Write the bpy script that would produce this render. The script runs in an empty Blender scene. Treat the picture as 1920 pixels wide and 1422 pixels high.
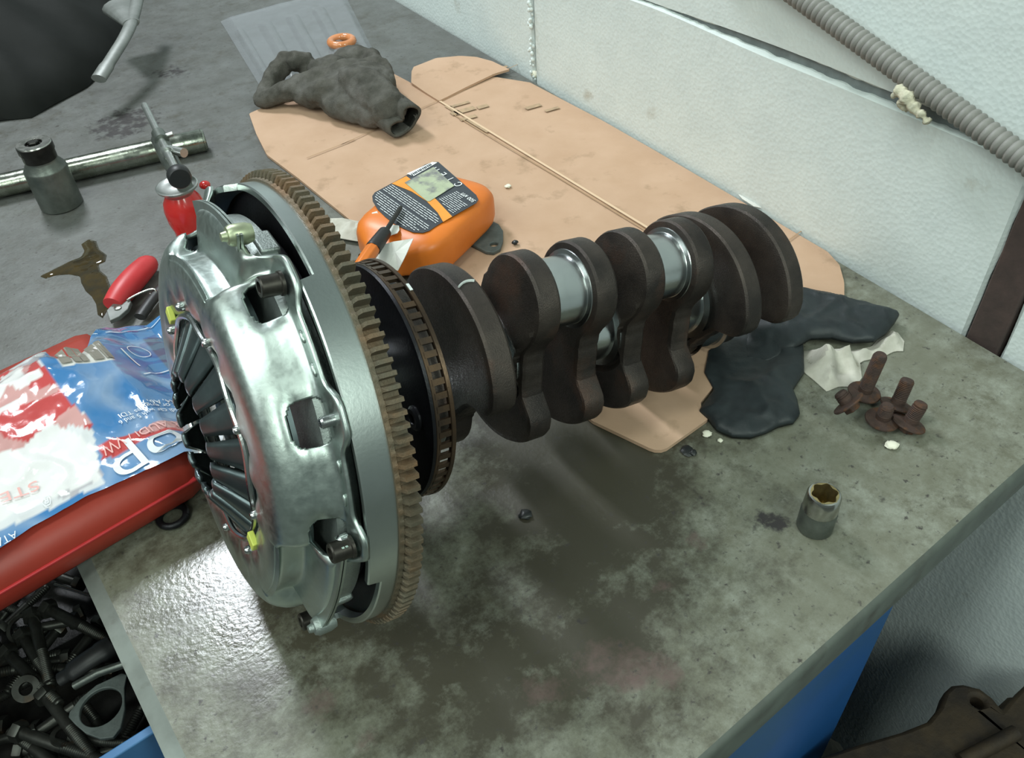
import bpy, bmesh, math, random
from mathutils import Vector, Matrix, noise
PI = math.pi
random.seed(7)
SC = bpy.context.scene
COL = SC.collection

# ------------------------------------------------------------------ camera, world, lamps, exposure
F, PITCH, ROLL, CAMH = 1584.878, 0.750065, 0.066034, 0.495936
_fw = Vector((0, math.cos(PITCH), -math.sin(PITCH)))
_r0 = Vector((1, 0, 0)); _d0 = Vector((0, -math.sin(PITCH), -math.cos(PITCH)))
_cr, _sr = math.cos(ROLL), math.sin(ROLL)
_r = _r0 * _cr + _d0 * _sr
_d = _r0 * -_sr + _d0 * _cr
cam_data = bpy.data.cameras.new('camera'); cam = bpy.data.objects.new('camera', cam_data); COL.objects.link(cam)
cam_data.sensor_width = 36.0; cam_data.lens = F / 1920 * 36.0; cam_data.clip_start = 0.01; cam_data.clip_end = 50
m = Matrix.Identity(4)
for i in range(3):
    m[i][0] = _r[i]; m[i][1] = -_d[i]; m[i][2] = -_fw[i]
m[2][3] = CAMH
cam.matrix_world = m
SC.camera = cam

SC.view_settings.view_transform = 'Standard'; SC.view_settings.look = 'None'
SC.view_settings.exposure = -0.14; SC.view_settings.gamma = 1.0; SC.view_settings.use_curve_mapping = False
world = bpy.data.worlds.new('workshop_air'); SC.world = world; world.use_nodes = True
wb = world.node_tree.nodes['Background']; wb.inputs[0].default_value = (0.80, 0.98, 0.92, 1); wb.inputs[1].default_value = 0.18

def lamp(name, loc, target, sx, sy, power, color):
    l = bpy.data.lights.new(name, 'AREA'); l.shape = 'RECTANGLE'; l.size = sx; l.size_y = sy
    l.energy = power; l.color = color
    o = bpy.data.objects.new(name, l); COL.objects.link(o); o.location = loc
    o.rotation_euler = (Vector(target) - Vector(loc)).to_track_quat('-Z', 'Y').to_euler()
    return o
lamp('ceiling_lamp', (-1.02, 1.95, 2.0), (-0.2, 0.6, 0), 0.36, 0.6, 52, (0.90, 0.96, 1.0))
lamp('doorway_light', (-2.4, -0.5, 2.2), (0.2, 0.7, 0.1), 2.0, 1.8, 52, (0.90, 1.0, 0.96))
lamp('ceiling_lamp.001', (1.3, -1.2, 1.9), (0.1, 0.4, 0), 0.3, 1.2, 32, (0.86, 1.0, 0.90))
lamp('web_fill_light', (-0.75, -0.35, 2.4), (0.1, 0.5, 0.1), 0.35, 1.3, 21, (0.88, 1.0, 0.92))  # added fill light, placed to brighten the crank web faces
lamp('wall_fill_light', (-0.5, -2.2, 2.0), (0.2, 0.4, -0.2), 0.4, 1.2, 24, (0.88, 1.0, 0.90))  # added fill behind the camera, brightens the wall below the bench end

def ray(px, py):
    return _r * ((px - 960) / F) + _d * ((py - 711) / F) + _fw
def P(px, py, z=0.0):
    """point of the place at height z that the photograph shows at px, py"""
    v = ray(px, py); k = (z - CAMH) / v.z
    return Vector((0, 0, CAMH)) + v * k

# ------------------------------------------------------------------ mesh helpers: everything is (verts, faces)
def join(*parts):
    V, Fc = [], []
    for v, f in parts:
        n = len(V); V += list(v); Fc += [[i + n for i in q] for q in f]
    return V, Fc
def xf(g, mat):
    return [mat @ Vector(v) for v in g[0]], g[1]
def shift(g, x, y, z):
    return [(v[0] + x, v[1] + y, v[2] + z) for v in g[0]], g[1]
def box(x0, x1, y0, y1, z0, z1):
    V = [(x, y, z) for z in (z0, z1) for y in (y0, y1) for x in (x0, x1)]
    return V, [[0, 2, 3, 1], [4, 5, 7, 6], [0, 1, 5, 4], [2, 6, 7, 3], [0, 4, 6, 2], [1, 3, 7, 5]]
def lathe(prof, n=48, th0=0.0):
    """prof: list of (r, z); r = 0 closes the end"""
    V, Fc, rows = [], [], []
    for r, z in prof:
        if r < 1e-7:
            rows.append([len(V)]); V.append((0, 0, z))
        else:
            rows.append(list(range(len(V), len(V) + n)))
            V += [(r * math.cos(th0 + 2 * PI * i / n), r * math.sin(th0 + 2 * PI * i / n), z) for i in range(n)]
    for a, b in zip(rows, rows[1:]):
        for i in range(n):
            j = (i + 1) % n
            if len(a) == 1 and len(b) == 1: continue
            if len(a) == 1: Fc.append([a[0], b[j], b[i]])
            elif len(b) == 1: Fc.append([a[i], a[j], b[0]])
            else: Fc.append([a[i], a[j], b[j], b[i]])
    return V, Fc
def cyl(r, z0, z1, n=32, c=0.0):
    if c: return lathe([(0, z0), (r - c, z0), (r, z0 + c), (r, z1 - c), (r - c, z1), (0, z1)], n)
    return lathe([(0, z0), (r, z0), (r, z1), (0, z1)], n)
def prism(poly, z0, z1):
    n = len(poly)
    V = [(x, y, z0) for x, y in poly] + [(x, y, z1) for x, y in poly]
    return V, [list(range(n))[::-1], list(range(n, 2 * n))] + [[i, (i + 1) % n, (i + 1) % n + n, i + n] for i in range(n)]
def tube(pts, rad, n=12, caps=True, flat=1.0):
    pts = [Vector(p) for p in pts]; m_ = len(pts)
    rad = rad if isinstance(rad, (list, tuple)) else [rad] * m_
    V, Fc = [], []; t = (pts[1] - pts[0]).normalized()
    ref = Vector((0, 0, 1)) if abs(t.z) < 0.9 else Vector((1, 0, 0))
    a = (ref - t * ref.dot(t)).normalized()
    for k in range(m_):
        t = (pts[min(k + 1, m_ - 1)] - pts[max(k - 1, 0)]).normalized()
        a = (a - t * a.dot(t)).normalized(); b = t.cross(a)
        for i in range(n):
            q = 2 * PI * i / n
            V.append(tuple(pts[k] + a * (rad[k] * flat * math.cos(q)) + b * (rad[k] * math.sin(q))))
    for k in range(m_ - 1):
        for i in range(n):
            j = (i + 1) % n; Fc.append([k * n + i, k * n + j, k * n + n + j, k * n + n + i])
    if caps:
        Fc.append(list(range(n))[::-1]); Fc.append(list(range((m_ - 1) * n, m_ * n)))
    return V, Fc
def smoothpath(pts, k=6):
    pts = [Vector(p) for p in pts]; out = []
    q = [pts[0] * 2 - pts[1]] + pts + [pts[-1] * 2 - pts[-2]]
    for i in range(1, len(q) - 2):
        for s in range(k):
            t = s / k; p0, p1, p2, p3 = q[i - 1:i + 3]
            out.append(0.5 * ((2 * p1) + (p2 - p0) * t + (2 * p0 - 5 * p1 + 4 * p2 - p3) * t * t + (3 * p1 - p0 - 3 * p2 + p3) * t ** 3))
    return out + [pts[-1]]
def ball(c, rx, ry, rz, n=16):
    prof = [(math.sin(PI * i / n), -math.cos(PI * i / n)) for i in range(n + 1)]
    prof[0] = (0, -1); prof[-1] = (0, 1)
    V, Fc = lathe(prof, n * 2)
    return [(c[0] + v[0] * rx, c[1] + v[1] * ry, c[2] + v[2] * rz) for v in V], Fc
def capsule(pts, rads, n=14):
    g = [tube(pts, list(rads), n, True)]
    for p, r in ((pts[0], rads[0]), (pts[-1], rads[-1])): g.append(ball(p, r, r, r, 8))
    return join(*g)
def polar(r0, r1, a0, a1, t0, t1, k=1):
    """block between two radii, two angles and two axial positions"""
    V, Fc = [], []
    for i in range(k + 1):
        a = a0 + (a1 - a0) * i / k; c, s = math.cos(a), math.sin(a)
        V += [(r0 * c, r0 * s, t0), (r1 * c, r1 * s, t0), (r1 * c, r1 * s, t1), (r0 * c, r0 * s, t1)]
    for i in range(k):
        b = 4 * i
        for q in range(4):
            w = (q + 1) % 4; Fc.append([b + q, b + w, b + 4 + w, b + 4 + q])
    Fc += [[0, 3, 2, 1], [4 * k, 4 * k + 1, 4 * k + 2, 4 * k + 3]]
    return V, Fc
def inside(p, poly):
    x, y = p[0], p[1]; c = False; j = len(poly) - 1
    for i in range(len(poly)):
        xi, yi = poly[i][0], poly[i][1]; xj, yj = poly[j][0], poly[j][1]
        if (yi > y) != (yj > y) and x < (xj - xi) * (y - yi) / (yj - yi) + xi: c = not c
        j = i
    return c
def edge_dist(p, poly):
    best = 9; x, y = p[0], p[1]
    for i in range(len(poly)):
        ax, ay = poly[i][0], poly[i][1]; bx, by = poly[(i + 1) % len(poly)][0], poly[(i + 1) % len(poly)][1]
        dx, dy = bx - ax, by - ay; L = dx * dx + dy * dy + 1e-12
        t = max(0, min(1, ((x - ax) * dx + (y - ay) * dy) / L))
        best = min(best, math.hypot(x - ax - t * dx, y - ay - t * dy))
    return best
def sheet(poly, res, hfun, thick=0.0):
    """flat or wrinkled cloth: a grid clipped to poly, snapped to its outline; hfun(x, y, dist_to_edge) gives the height"""
    xs = [q[0] for q in poly]; ys = [q[1] for q in poly]
    nx = int((max(xs) - min(xs)) / res) + 2; ny = int((max(ys) - min(ys)) / res) + 2
    idx = {}; V, Fc = [], []; cin = {}
    def isin(i, j):
        if (i, j) not in cin: cin[(i, j)] = inside((min(xs) + i * res, min(ys) + j * res), poly)
        return cin[(i, j)]
    def vert(i, j):
        if (i, j) not in idx:
            x, y = min(xs) + i * res, min(ys) + j * res
            if not isin(i, j):
                bx = None; bd = 9
                for k in range(len(poly)):
                    a, b = poly[k], poly[(k + 1) % len(poly)]
                    dx, dy = b[0] - a[0], b[1] - a[1]; L = dx * dx + dy * dy + 1e-12
                    t = max(0, min(1, ((x - a[0]) * dx + (y - a[1]) * dy) / L))
                    d_ = math.hypot(x - a[0] - t * dx, y - a[1] - t * dy)
                    if d_ < bd: bd = d_; bx = (a[0] + t * dx, a[1] + t * dy)
                x, y = bx
            idx[(i, j)] = len(V); V.append((x, y, hfun(x, y, edge_dist((x, y), poly))))
        return idx[(i, j)]
    for i in range(-1, nx):
        for j in range(-1, ny):
            if any(isin(i + a, j + b) for a in (0, 1) for b in (0, 1)): Fc.append([vert(i, j), vert(i + 1, j), vert(i + 1, j + 1), vert(i, j + 1)])
    if thick:
        n = len(V); cnt = {}
        for f in Fc:
            for k in range(4):
                e = (f[k], f[(k + 1) % 4]); cnt[e] = 1
        W = [(x, y, z - thick) for x, y, z in V]
        rim = [e for e in cnt if (e[1], e[0]) not in cnt]
        Fb = [[q + n for q in f[::-1]] for f in Fc]
        V = V + W; Fc = Fc + Fb + [[b, a, a + n, b + n] for a, b in rim]
    return V, Fc
def nz(x, y, s, seed=0.0):
    return noise.noise(Vector((x * s + seed, y * s - seed * 1.7, seed * 3.1)))
def ridge(x, y, s, seed=0.0):
    return 1 - abs(noise.noise(Vector((x * s + seed, y * s + seed, seed * 2.3)))) * 2
def glyphs(txt, size):
    cu = bpy.data.curves.new('txt', 'FONT'); cu.body = txt; cu.size = size; cu.align_x = 'LEFT'
    ob = bpy.data.objects.new('txt', cu); COL.objects.link(ob)
    me = ob.to_mesh(); V = [tuple(v.co) for v in me.vertices]; Fc = [list(p.vertices) for p in me.polygons]
    ob.to_mesh_clear(); bpy.data.objects.remove(ob); bpy.data.curves.remove(cu)
    return V, Fc

def obj(name, g, mt, parent=None, loc=None, smooth=40, bevel=0, mods=(), label=None):
    me = bpy.data.meshes.new(name); me.from_pydata([tuple(v) for v in g[0]], [], [list(f) for f in g[1]]); me.update()
    bm = bmesh.new(); bm.from_mesh(me); bmesh.ops.recalc_face_normals(bm, faces=bm.faces); bm.to_mesh(me); bm.free()
    if smooth:
        me.shade_smooth(); me.set_sharp_from_angle(angle=math.radians(smooth))
    me.materials.append(mt)
    o = bpy.data.objects.new(name, me); COL.objects.link(o)
    if parent: o.parent = parent
    if loc is not None: o.location = loc
    if bevel:
        b = o.modifiers.new('bevel', 'BEVEL'); b.width = bevel; b.segments = 2; b.limit_method = 'ANGLE'; b.angle_limit = math.radians(40)
    for mname, mtype, kw in mods:
        b = o.modifiers.new(mname, mtype)
        for k, v in kw.items(): setattr(b, k, v)
    if label: o['label'] = label
    return o
def tag(o, label, cat, group=None, kind=None):
    o['label'] = label; o['category'] = cat
    if group: o['group'] = group
    if kind: o['kind'] = kind
    return o
def thing(name, label, cat, loc=(0, 0, 0), rotz=0.0, group=None, mat=None):
    o = bpy.data.objects.new(name, None); COL.objects.link(o); o.empty_display_size = 0.02
    if mat is not None: o.matrix_world = mat
    else: o.location = loc; o.rotation_euler = (0, 0, rotz)
    return tag(o, label, cat, group)
def solo(name, g, mt, label, cat, group=None, **kw):
    """a thing that is one mesh: verts in world space, origin moved to its base"""
    V = [Vector(v) for v in g[0]]
    c = Vector((sum(v.x for v in V) / len(V), sum(v.y for v in V) / len(V), min(v.z for v in V)))
    return tag(obj(name, ([v - c for v in V], g[1]), mt, loc=c, **kw), label, cat, group)
def frame(origin, xdir, zdir=(0, 0, 1)):
    z = Vector(zdir).normalized(); x = Vector(xdir); x = (x - z * x.dot(z)).normalized(); y = z.cross(x)
    M = Matrix.Identity(4)
    for i in range(3): M[i][0], M[i][1], M[i][2], M[i][3] = x[i], y[i], z[i], origin[i]
    return M
REMESH = lambda v: (('remesh', 'REMESH', dict(mode='VOXEL', voxel_size=v, use_smooth_shade=True)), ('smooth', 'SMOOTH', dict(factor=0.5, iterations=4)))

# ------------------------------------------------------------------ materials
def mat(name, c1, c2=None, scale=20.0, rough=0.5, metal=0.0, bump=0.0, bscale=None, detail=6.0, rrange=0.0, contrast=(0.35, 0.65),
        c3=None, c3scale=None, c3range=(0.6, 0.7), attr=False, alpha=1.0, trans=0.0, ior=1.45, coat=0.0, coords='Object', stretch=None, spec=0.5, bdist=0.002, brick=None):
    M = bpy.data.materials.new(name); M.use_nodes = True; N = M.node_tree.nodes; L = M.node_tree.links
    B = N['Principled BSDF']; B.inputs['Roughness'].default_value = rough; B.inputs['Metallic'].default_value = metal
    B.inputs['IOR'].default_value = ior; B.inputs['Transmission Weight'].default_value = trans; B.inputs['Alpha'].default_value = alpha
    B.inputs['Coat Weight'].default_value = coat; B.inputs['Specular IOR Level'].default_value = spec
    tc = N.new('ShaderNodeTexCoord'); co = tc.outputs[coords]
    if stretch:
        mp = N.new('ShaderNodeMapping'); mp.inputs['Scale'].default_value = stretch; L.new(co, mp.inputs[0]); co = mp.outputs[0]
    def nse(sc, det=detail):
        n = N.new('ShaderNodeTexNoise'); n.inputs['Scale'].default_value = sc; n.inputs['Detail'].default_value = det; n.inputs['Roughness'].default_value = 0.6
        L.new(co, n.inputs['Vector']); return n
    def ramp(sock, a, b):
        r = N.new('ShaderNodeMapRange'); r.inputs[1].default_value = a; r.inputs[2].default_value = b; r.clamp = True; L.new(sock, r.inputs[0]); return r.outputs[0]
    def mix(f, a, b):
        x = N.new('ShaderNodeMix'); x.data_type = 'RGBA'; L.new(f, x.inputs[0])
        for s, i in ((a, 6), (b, 7)):
            if isinstance(s, tuple): x.inputs[i].default_value = (*s, 1)
            else: L.new(s, x.inputs[i])
        return x.outputs[2]
    base = None
    if attr:
        at = N.new('ShaderNodeAttribute'); at.attribute_name = 'print'; base = at.outputs['Color']
    n1 = None
    if c2:
        n1 = nse(scale); base = mix(ramp(n1.outputs[0], *contrast), c1, c2)
    elif not attr: B.inputs['Base Color'].default_value = (*c1, 1)
    if c3:
        n3 = nse(c3scale or scale * .3); base = mix(ramp(n3.outputs[0], *c3range), base if base is not None else c1, c3)
    if base is not None: L.new(base, B.inputs['Base Color'])
    if rrange:
        nr = nse((bscale or scale) * .7); r = N.new('ShaderNodeMapRange'); r.inputs[1].default_value = .3; r.inputs[2].default_value = .7
        r.inputs[3].default_value = max(.02, rough - rrange); r.inputs[4].default_value = min(1, rough + rrange); L.new(nr.outputs[0], r.inputs[0]); L.new(r.outputs[0], B.inputs['Roughness'])
    if bump:
        nb = nse(bscale or scale * 2); b = N.new('ShaderNodeBump'); b.inputs['Strength'].default_value = bump; b.inputs['Distance'].default_value = bdist
        L.new(nb.outputs[0], b.inputs['Height']); L.new(b.outputs[0], B.inputs['Normal'])
    M['mix'] = 1
    return M

M_cast = mat('rough_cast_steel', (0.070, 0.056, 0.048), (0.030, 0.025, 0.023), 30, rough=.42, metal=.65, bump=.3, bscale=1100, c3=(.105, .058, .042), c3scale=20, c3range=(.54, .74), rrange=.1)
M_mach = mat('machined_steel', (0.50, 0.52, 0.52), (0.42, 0.44, 0.44), 40, rough=.24, metal=1.0, bump=.05, bscale=600)
M_gear = mat('rusty_gear_steel', (0.11, 0.10, 0.072), (0.155, 0.112, 0.07), 45, rough=.55, metal=.45, bump=.3, bscale=700, c3=(.21, .11, .05), c3scale=24, c3range=(.5, .75))
M_drum = mat('turned_silver_steel', (0.56, 0.61, 0.59), (0.51, 0.56, 0.54), 30, rough=.29, metal=1.0, bump=.04, bscale=500)
M_dark = mat('oily_black_steel', (0.025, 0.025, 0.03), (0.015, 0.015, 0.017), 40, rough=.38, metal=.6, bump=.1, bscale=500)
M_rel = mat('brown_ring_steel', (0.13, 0.082, 0.05), (0.075, 0.055, 0.042), 50, rough=.30, metal=.8, bump=.1, bscale=600)
M_cover = mat('pressed_cover_steel', (0.50, 0.57, 0.54), (0.42, 0.48, 0.455), 25, rough=.36, metal=1.0, bump=.05, bscale=300, c3=(.36, .38, .33), c3scale=12, c3range=(.5, .75), rrange=.07)
M_plate = mat('grey_cast_iron', (0.32, 0.36, 0.34), (0.22, 0.25, 0.24), 60, rough=.45, metal=.8, bump=.2, bscale=800)
M_spring = mat('spring_steel', (0.12, 0.15, 0.155), (0.085, 0.11, 0.115), 50, rough=.34, metal=.85)
M_bolt = mat('dark_bolt_steel', (0.07, 0.065, 0.055), (0.04, 0.036, 0.032), 100, rough=.4, metal=.8)
M_brass = mat('yellow_zinc', (0.46, 0.50, 0.33), (0.36, 0.40, 0.27), 100, rough=.4, metal=.8)
M_yel = mat('yellow_paint_mark', (0.62, 0.66, 0.12), (0.5, 0.55, 0.1), 100, rough=.5)
M_white = mat('white_paint_mark', (0.75, 0.8, 0.78), (0.6, 0.65, 0.62), 400, rough=.6)
M_card = mat('brown_cardboard', (0.50, 0.335, 0.235), (0.44, 0.285, 0.19), 16, rough=.85, bump=.08, bscale=220, c3=(.25, .165, .10), c3scale=26, c3range=(.58, .80), contrast=(.3, .7), spec=.2)
M_orange = mat('orange_plastic', (0.72, 0.19, 0.02), (0.60, 0.15, 0.018), 14, rough=.38, c3=(.34, .12, .03), c3scale=40, c3range=(.66, .8), bump=.03, bscale=90)
M_label = mat('dark_label_film', (0.035, 0.04, 0.05), rough=.35)
M_labor = mat('orange_label_band', (0.80, 0.30, 0.035), (0.72, 0.26, 0.03), 60, rough=.4)
M_sticker = mat('greenish_stained_sticker', (0.40, 0.44, 0.30), (0.33, 0.37, 0.25), 60, rough=.6, c3=(.17, .17, .17), c3scale=45, c3range=(.47, .60))
M_print = mat('pale_print', (0.55, 0.57, 0.58), rough=.5)
M_printw = mat('white_print', (0.80, 0.82, 0.82), rough=.5)
M_paper = mat('white_paper', (0.70, 0.70, 0.66), (0.60, 0.60, 0.56), 40, rough=.9, bump=.1, bscale=120, spec=.2)
M_rag = mat('dirty_white_paper', (0.55, 0.53, 0.47), (0.42, 0.40, 0.34), 50, rough=.9, c3=(.2, .18, .13), c3scale=70, c3range=(.6, .72), bump=.2, bscale=150, spec=.2)
M_glove = mat('grey_knit', (0.105, 0.10, 0.088), (0.06, 0.058, 0.05), 60, rough=.95, bump=.6, bscale=650, c3=(.13, .125, .115), c3scale=20, c3range=(.5, .65), spec=.15)
M_glovein = mat('black_knit', (0.025, 0.025, 0.022), (0.015, 0.015, 0.013), 90, rough=.95, spec=.1)
M_cloth = mat('black_nitrile_cloth', (0.020, 0.027, 0.030), (0.012, 0.016, 0.018), 60, rough=.5, bump=.15, bscale=300)
M_rust = mat('rusted_bolt_steel', (0.075, 0.045, 0.035), (0.045, 0.03, 0.026), 120, rough=.75, metal=.3, bump=.4, bscale=700, c3=(.14, .06, .025), c3scale=90, c3range=(.5, .7))
M_sock = mat('chrome_socket_steel', (0.48, 0.48, 0.45), (0.36, 0.36, 0.33), 60, rough=.25, metal=1.0, rrange=.1)
M_sockg = mat('worn_grey_socket_steel', (0.20, 0.22, 0.20), (0.13, 0.145, 0.13), 50, rough=.4, metal=.85, bump=.1, bscale=300)
M_blacksock = mat('black_oxide_steel', (0.045, 0.043, 0.04), (0.03, 0.028, 0.026), 80, rough=.35, metal=.8)
M_bar = mat('polished_bar_steel', (0.38, 0.40, 0.35), (0.24, 0.26, 0.21), 60, rough=.24, metal=1.0, bump=.12, bscale=140, rrange=.08)
M_red = mat('red_enamel', (0.52, 0.025, 0.022), (0.44, 0.02, 0.018), 20, rough=.25, coat=.3)
M_redplastic = mat('red_handle_plastic', (0.55, 0.04, 0.045), (0.47, 0.032, 0.036), 30, rough=.42)
M_redbox = mat('red_case_plastic', (0.36, 0.038, 0.022), (0.29, 0.03, 0.018), 10, rough=.42, bump=.05, bscale=60)
M_black = mat('black_plastic', (0.012, 0.013, 0.014), (0.02, 0.02, 0.02), 20, rough=.45, bump=.2, bscale=60)
M_sooty = mat('dusty_black_rubber', (0.006, 0.007, 0.006), (0.010, 0.011, 0.010), 12, rough=.75, spec=.2, bump=.1, bscale=60)
M_lever = mat('grey_lever_steel', (0.24, 0.25, 0.24), (0.17, 0.18, 0.17), 40, rough=.5, metal=.5)
M_can = mat('pale_grey_metal', (0.55, 0.57, 0.55), (0.42, 0.44, 0.42), 60, rough=.3, metal=.9)
M_blue = mat('blue_cabinet_paint', (0.012, 0.085, 0.27), (0.010, 0.065, 0.20), 6, rough=.42, c3=(.03, .1, .16), c3scale=3, c3range=(.5, .75), bump=.03, bscale=80)
M_bluer = mat('light_blue_rim_paint', (0.05, 0.16, 0.34), (0.04, 0.13, 0.28), 30, rough=.4)
M_grease = mat('greasy_drawer_bottom', (0.008, 0.008, 0.008), (0.02, 0.018, 0.016), 60, rough=.5, bump=.4, bscale=150)
M_oldbolt = mat('oily_old_bolt_steel', (0.075, 0.078, 0.07), (0.035, 0.034, 0.03), 70, rough=.42, metal=.75, c3=(.075, .05, .03), c3scale=50, c3range=(.55, .7))
M_gask = mat('grey_gasket', (0.12, 0.14, 0.135), (0.08, 0.095, 0.09), 90, rough=.6, metal=.3, bump=.2, bscale=300)
M_hose = mat('grey_conduit_plastic', (0.23, 0.225, 0.21), (0.19, 0.185, 0.17), 60, rough=.55)
M_post = mat('brown_painted_post', (0.075, 0.05, 0.045), (0.05, 0.036, 0.033), 50, rough=.6, bump=.2, bscale=200)
M_pufoam = mat('cream_expanding_foam', (0.62, 0.58, 0.44), (0.48, 0.46, 0.36), 160, rough=.9, bump=.5, bscale=350)
M_oil = mat('spilt_oil', (0.03, 0.026, 0.018), (0.055, 0.038, 0.015), 60, rough=.03, spec=.6)
M_blob = mat('black_grease', (0.012, 0.014, 0.014), rough=.4)
M_crumb = mat('foam_crumb_white', (0.72, 0.70, 0.58), rough=.9)
M_amber = mat('amber_rubber', (0.62, 0.24, 0.10), (0.5, 0.18, 0.06), 80, rough=.2, coat=.5)
M_casting = mat('dark_rusty_casting', (0.018, 0.013, 0.010), (0.045, 0.03, 0.016), 30, rough=.7, metal=.3, bump=.5, bscale=120)
M_floor = mat('concrete_floor', (0.16, 0.17, 0.155), (0.11, 0.115, 0.105), 8, rough=.85, bump=.3, bscale=60)

def foam_material():
    M = mat('white_bead_foam', (0.68, 0.74, 0.725), (0.63, 0.69, 0.68), 20, rough=.75, c3=(.34, .28, .19), c3scale=13, c3range=(.65, .84), spec=.3)
    N = M.node_tree.nodes; L = M.node_tree.links; B = N['Principled BSDF']
    tc = N.new('ShaderNodeTexCoord')
    v = N.new('ShaderNodeTexVoronoi'); v.inputs['Scale'].default_value = 260; L.new(tc.outputs['Object'], v.inputs['Vector'])
    w = N.new('ShaderNodeTexWave'); w.inputs['Scale'].default_value = 40; w.inputs['Distortion'].default_value = 1.2; w.inputs['Detail'].default_value = 2; w.bands_direction = 'X'; L.new(tc.outputs['Object'], w.inputs['Vector'])
    n = N.new('ShaderNodeTexNoise'); n.inputs['Scale'].default_value = 120; L.new(tc.outputs['Object'], n.inputs['Vector'])
    a = N.new('ShaderNodeMath'); a.operation = 'MULTIPLY_ADD'; L.new(w.outputs['Fac'], a.inputs[0]); a.inputs[1].default_value = .16; L.new(v.outputs['Distance'], a.inputs[2])
    a2 = N.new('ShaderNodeMath'); a2.operation = 'ADD'; L.new(a.outputs[0], a2.inputs[0]); L.new(n.outputs[0], a2.inputs[1])
    b = N.new('ShaderNodeBump'); b.inputs['Strength'].default_value = .22; b.inputs['Distance'].default_value = .0012; L.new(a2.outputs[0], b.inputs['Height']); L.new(b.outputs[0], B.inputs['Normal'])
    return M
M_foam = foam_material()
M_gap = mat('grey_seam_filler', (0.22, 0.25, 0.25), (0.16, 0.18, 0.18), 60, rough=.9, bump=.4, bscale=200)

def bench_material():
    M = bpy.data.materials.new('worn_bench_steel'); M.use_nodes = True; N = M.node_tree.nodes; L = M.node_tree.links; B = N['Principled BSDF']
    tc = N.new('ShaderNodeTexCoord'); co = tc.outputs['Object']
    def nse(s, d=8, ro=.62, off=0):
        n = N.new('ShaderNodeTexNoise'); n.inputs['Scale'].default_value = s; n.inputs['Detail'].default_value = d; n.inputs['Roughness'].default_value = ro
        mp = N.new('ShaderNodeMapping'); mp.inputs['Location'].default_value = (off, off * .7, 0); L.new(co, mp.inputs[0]); L.new(mp.outputs[0], n.inputs['Vector']); return n.outputs[0]
    def rng(s, a, b):
        r = N.new('ShaderNodeMapRange'); r.inputs[1].default_value = a; r.inputs[2].default_value = b; L.new(s, r.inputs[0]); return r.outputs[0]
    def mix(f, a, b):
        x = N.new('ShaderNodeMix'); x.data_type = 'RGBA'; L.new(f, x.inputs[0])
        for s, i in ((a, 6), (b, 7)):
            if isinstance(s, tuple): x.inputs[i].default_value = (*s, 1)
            else: L.new(s, x.inputs[i])
        return x.outputs[2]
    at = N.new('ShaderNodeAttribute'); at.attribute_name = 'print'          # grime map: R = dirt amount, G = red stain, B = dark stains and the darker far-left corner
    sp = N.new('ShaderNodeSeparateColor'); L.new(at.outputs['Color'], sp.inputs[0])
    c = mix(rng(nse(46, 14, .8), .38, .60), (0.245, 0.258, 0.215), (0.115, 0.114, 0.082))
    c = mix(rng(nse(11, 9, .7, 3), .40, .66), c, (0.135, 0.136, 0.10))
    dn = N.new('ShaderNodeMath'); dn.operation = 'ADD'; L.new(nse(34, 12, .76, 7), dn.inputs[0]); L.new(sp.outputs[0], dn.inputs[1])
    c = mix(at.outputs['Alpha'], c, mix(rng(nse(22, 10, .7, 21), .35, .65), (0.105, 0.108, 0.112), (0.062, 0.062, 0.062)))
    c = mix(rng(dn.outputs[0], .92, 1.14), c, (0.050, 0.045, 0.031))
    rn = N.new('ShaderNodeMath'); rn.operation = 'ADD'; L.new(nse(60, 9, .7, 11), rn.inputs[0]); L.new(sp.outputs[1], rn.inputs[1])
    c = mix(rng(rn.outputs[0], .90, 1.25), c, (0.125, 0.082, 0.075))
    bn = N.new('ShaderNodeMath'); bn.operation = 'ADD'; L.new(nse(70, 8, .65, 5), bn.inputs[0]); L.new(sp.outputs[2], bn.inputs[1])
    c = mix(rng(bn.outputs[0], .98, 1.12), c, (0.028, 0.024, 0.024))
    c = mix(rng(nse(170, 5, .6, 9), .60, .70), c, (0.05, 0.045, 0.04))
    L.new(c, B.inputs['Base Color'])
    def rough(a, b):
        r = N.new('ShaderNodeMapRange'); r.inputs[1].default_value = .3; r.inputs[2].default_value = .7; r.inputs[3].default_value = a; r.inputs[4].default_value = b
        L.new(nse(30, 8, .7, 2), r.inputs[0]); return r.outputs[0]
    fa = N.new('ShaderNodeAttribute'); fa.attribute_name = 'film'        # where an oil film makes the bench shiny
    mf = N.new('ShaderNodeMix'); mf.data_type = 'FLOAT'; L.new(fa.outputs['Fac'], mf.inputs[0]); L.new(rough(.34, .56), mf.inputs[2]); L.new(rough(.10, .22), mf.inputs[3]); L.new(mf.outputs[0], B.inputs['Roughness'])
    B.inputs['Metallic'].default_value = 0.0; B.inputs['Specular IOR Level'].default_value = .45
    b = N.new('ShaderNodeBump'); b.inputs['Strength'].default_value = .24; b.inputs['Distance'].default_value = .0010; L.new(nse(260, 5, .55, 1), b.inputs['Height']); L.new(b.outputs[0], B.inputs['Normal'])
    return M
M_bench = bench_material()
M_lipdark = mat('dull_end_edge', (0.085, 0.10, 0.085), (0.06, 0.068, 0.058), 30, rough=.55, c3=(.04, .036, .028), c3scale=25, c3range=(.55, .75))
M_lip = mat('bare_bench_edge', (0.21, 0.235, 0.215), (0.15, 0.165, 0.15), 30, rough=.4, metal=.3, c3=(.08, .075, .06), c3scale=25, c3range=(.58, .75))

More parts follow.
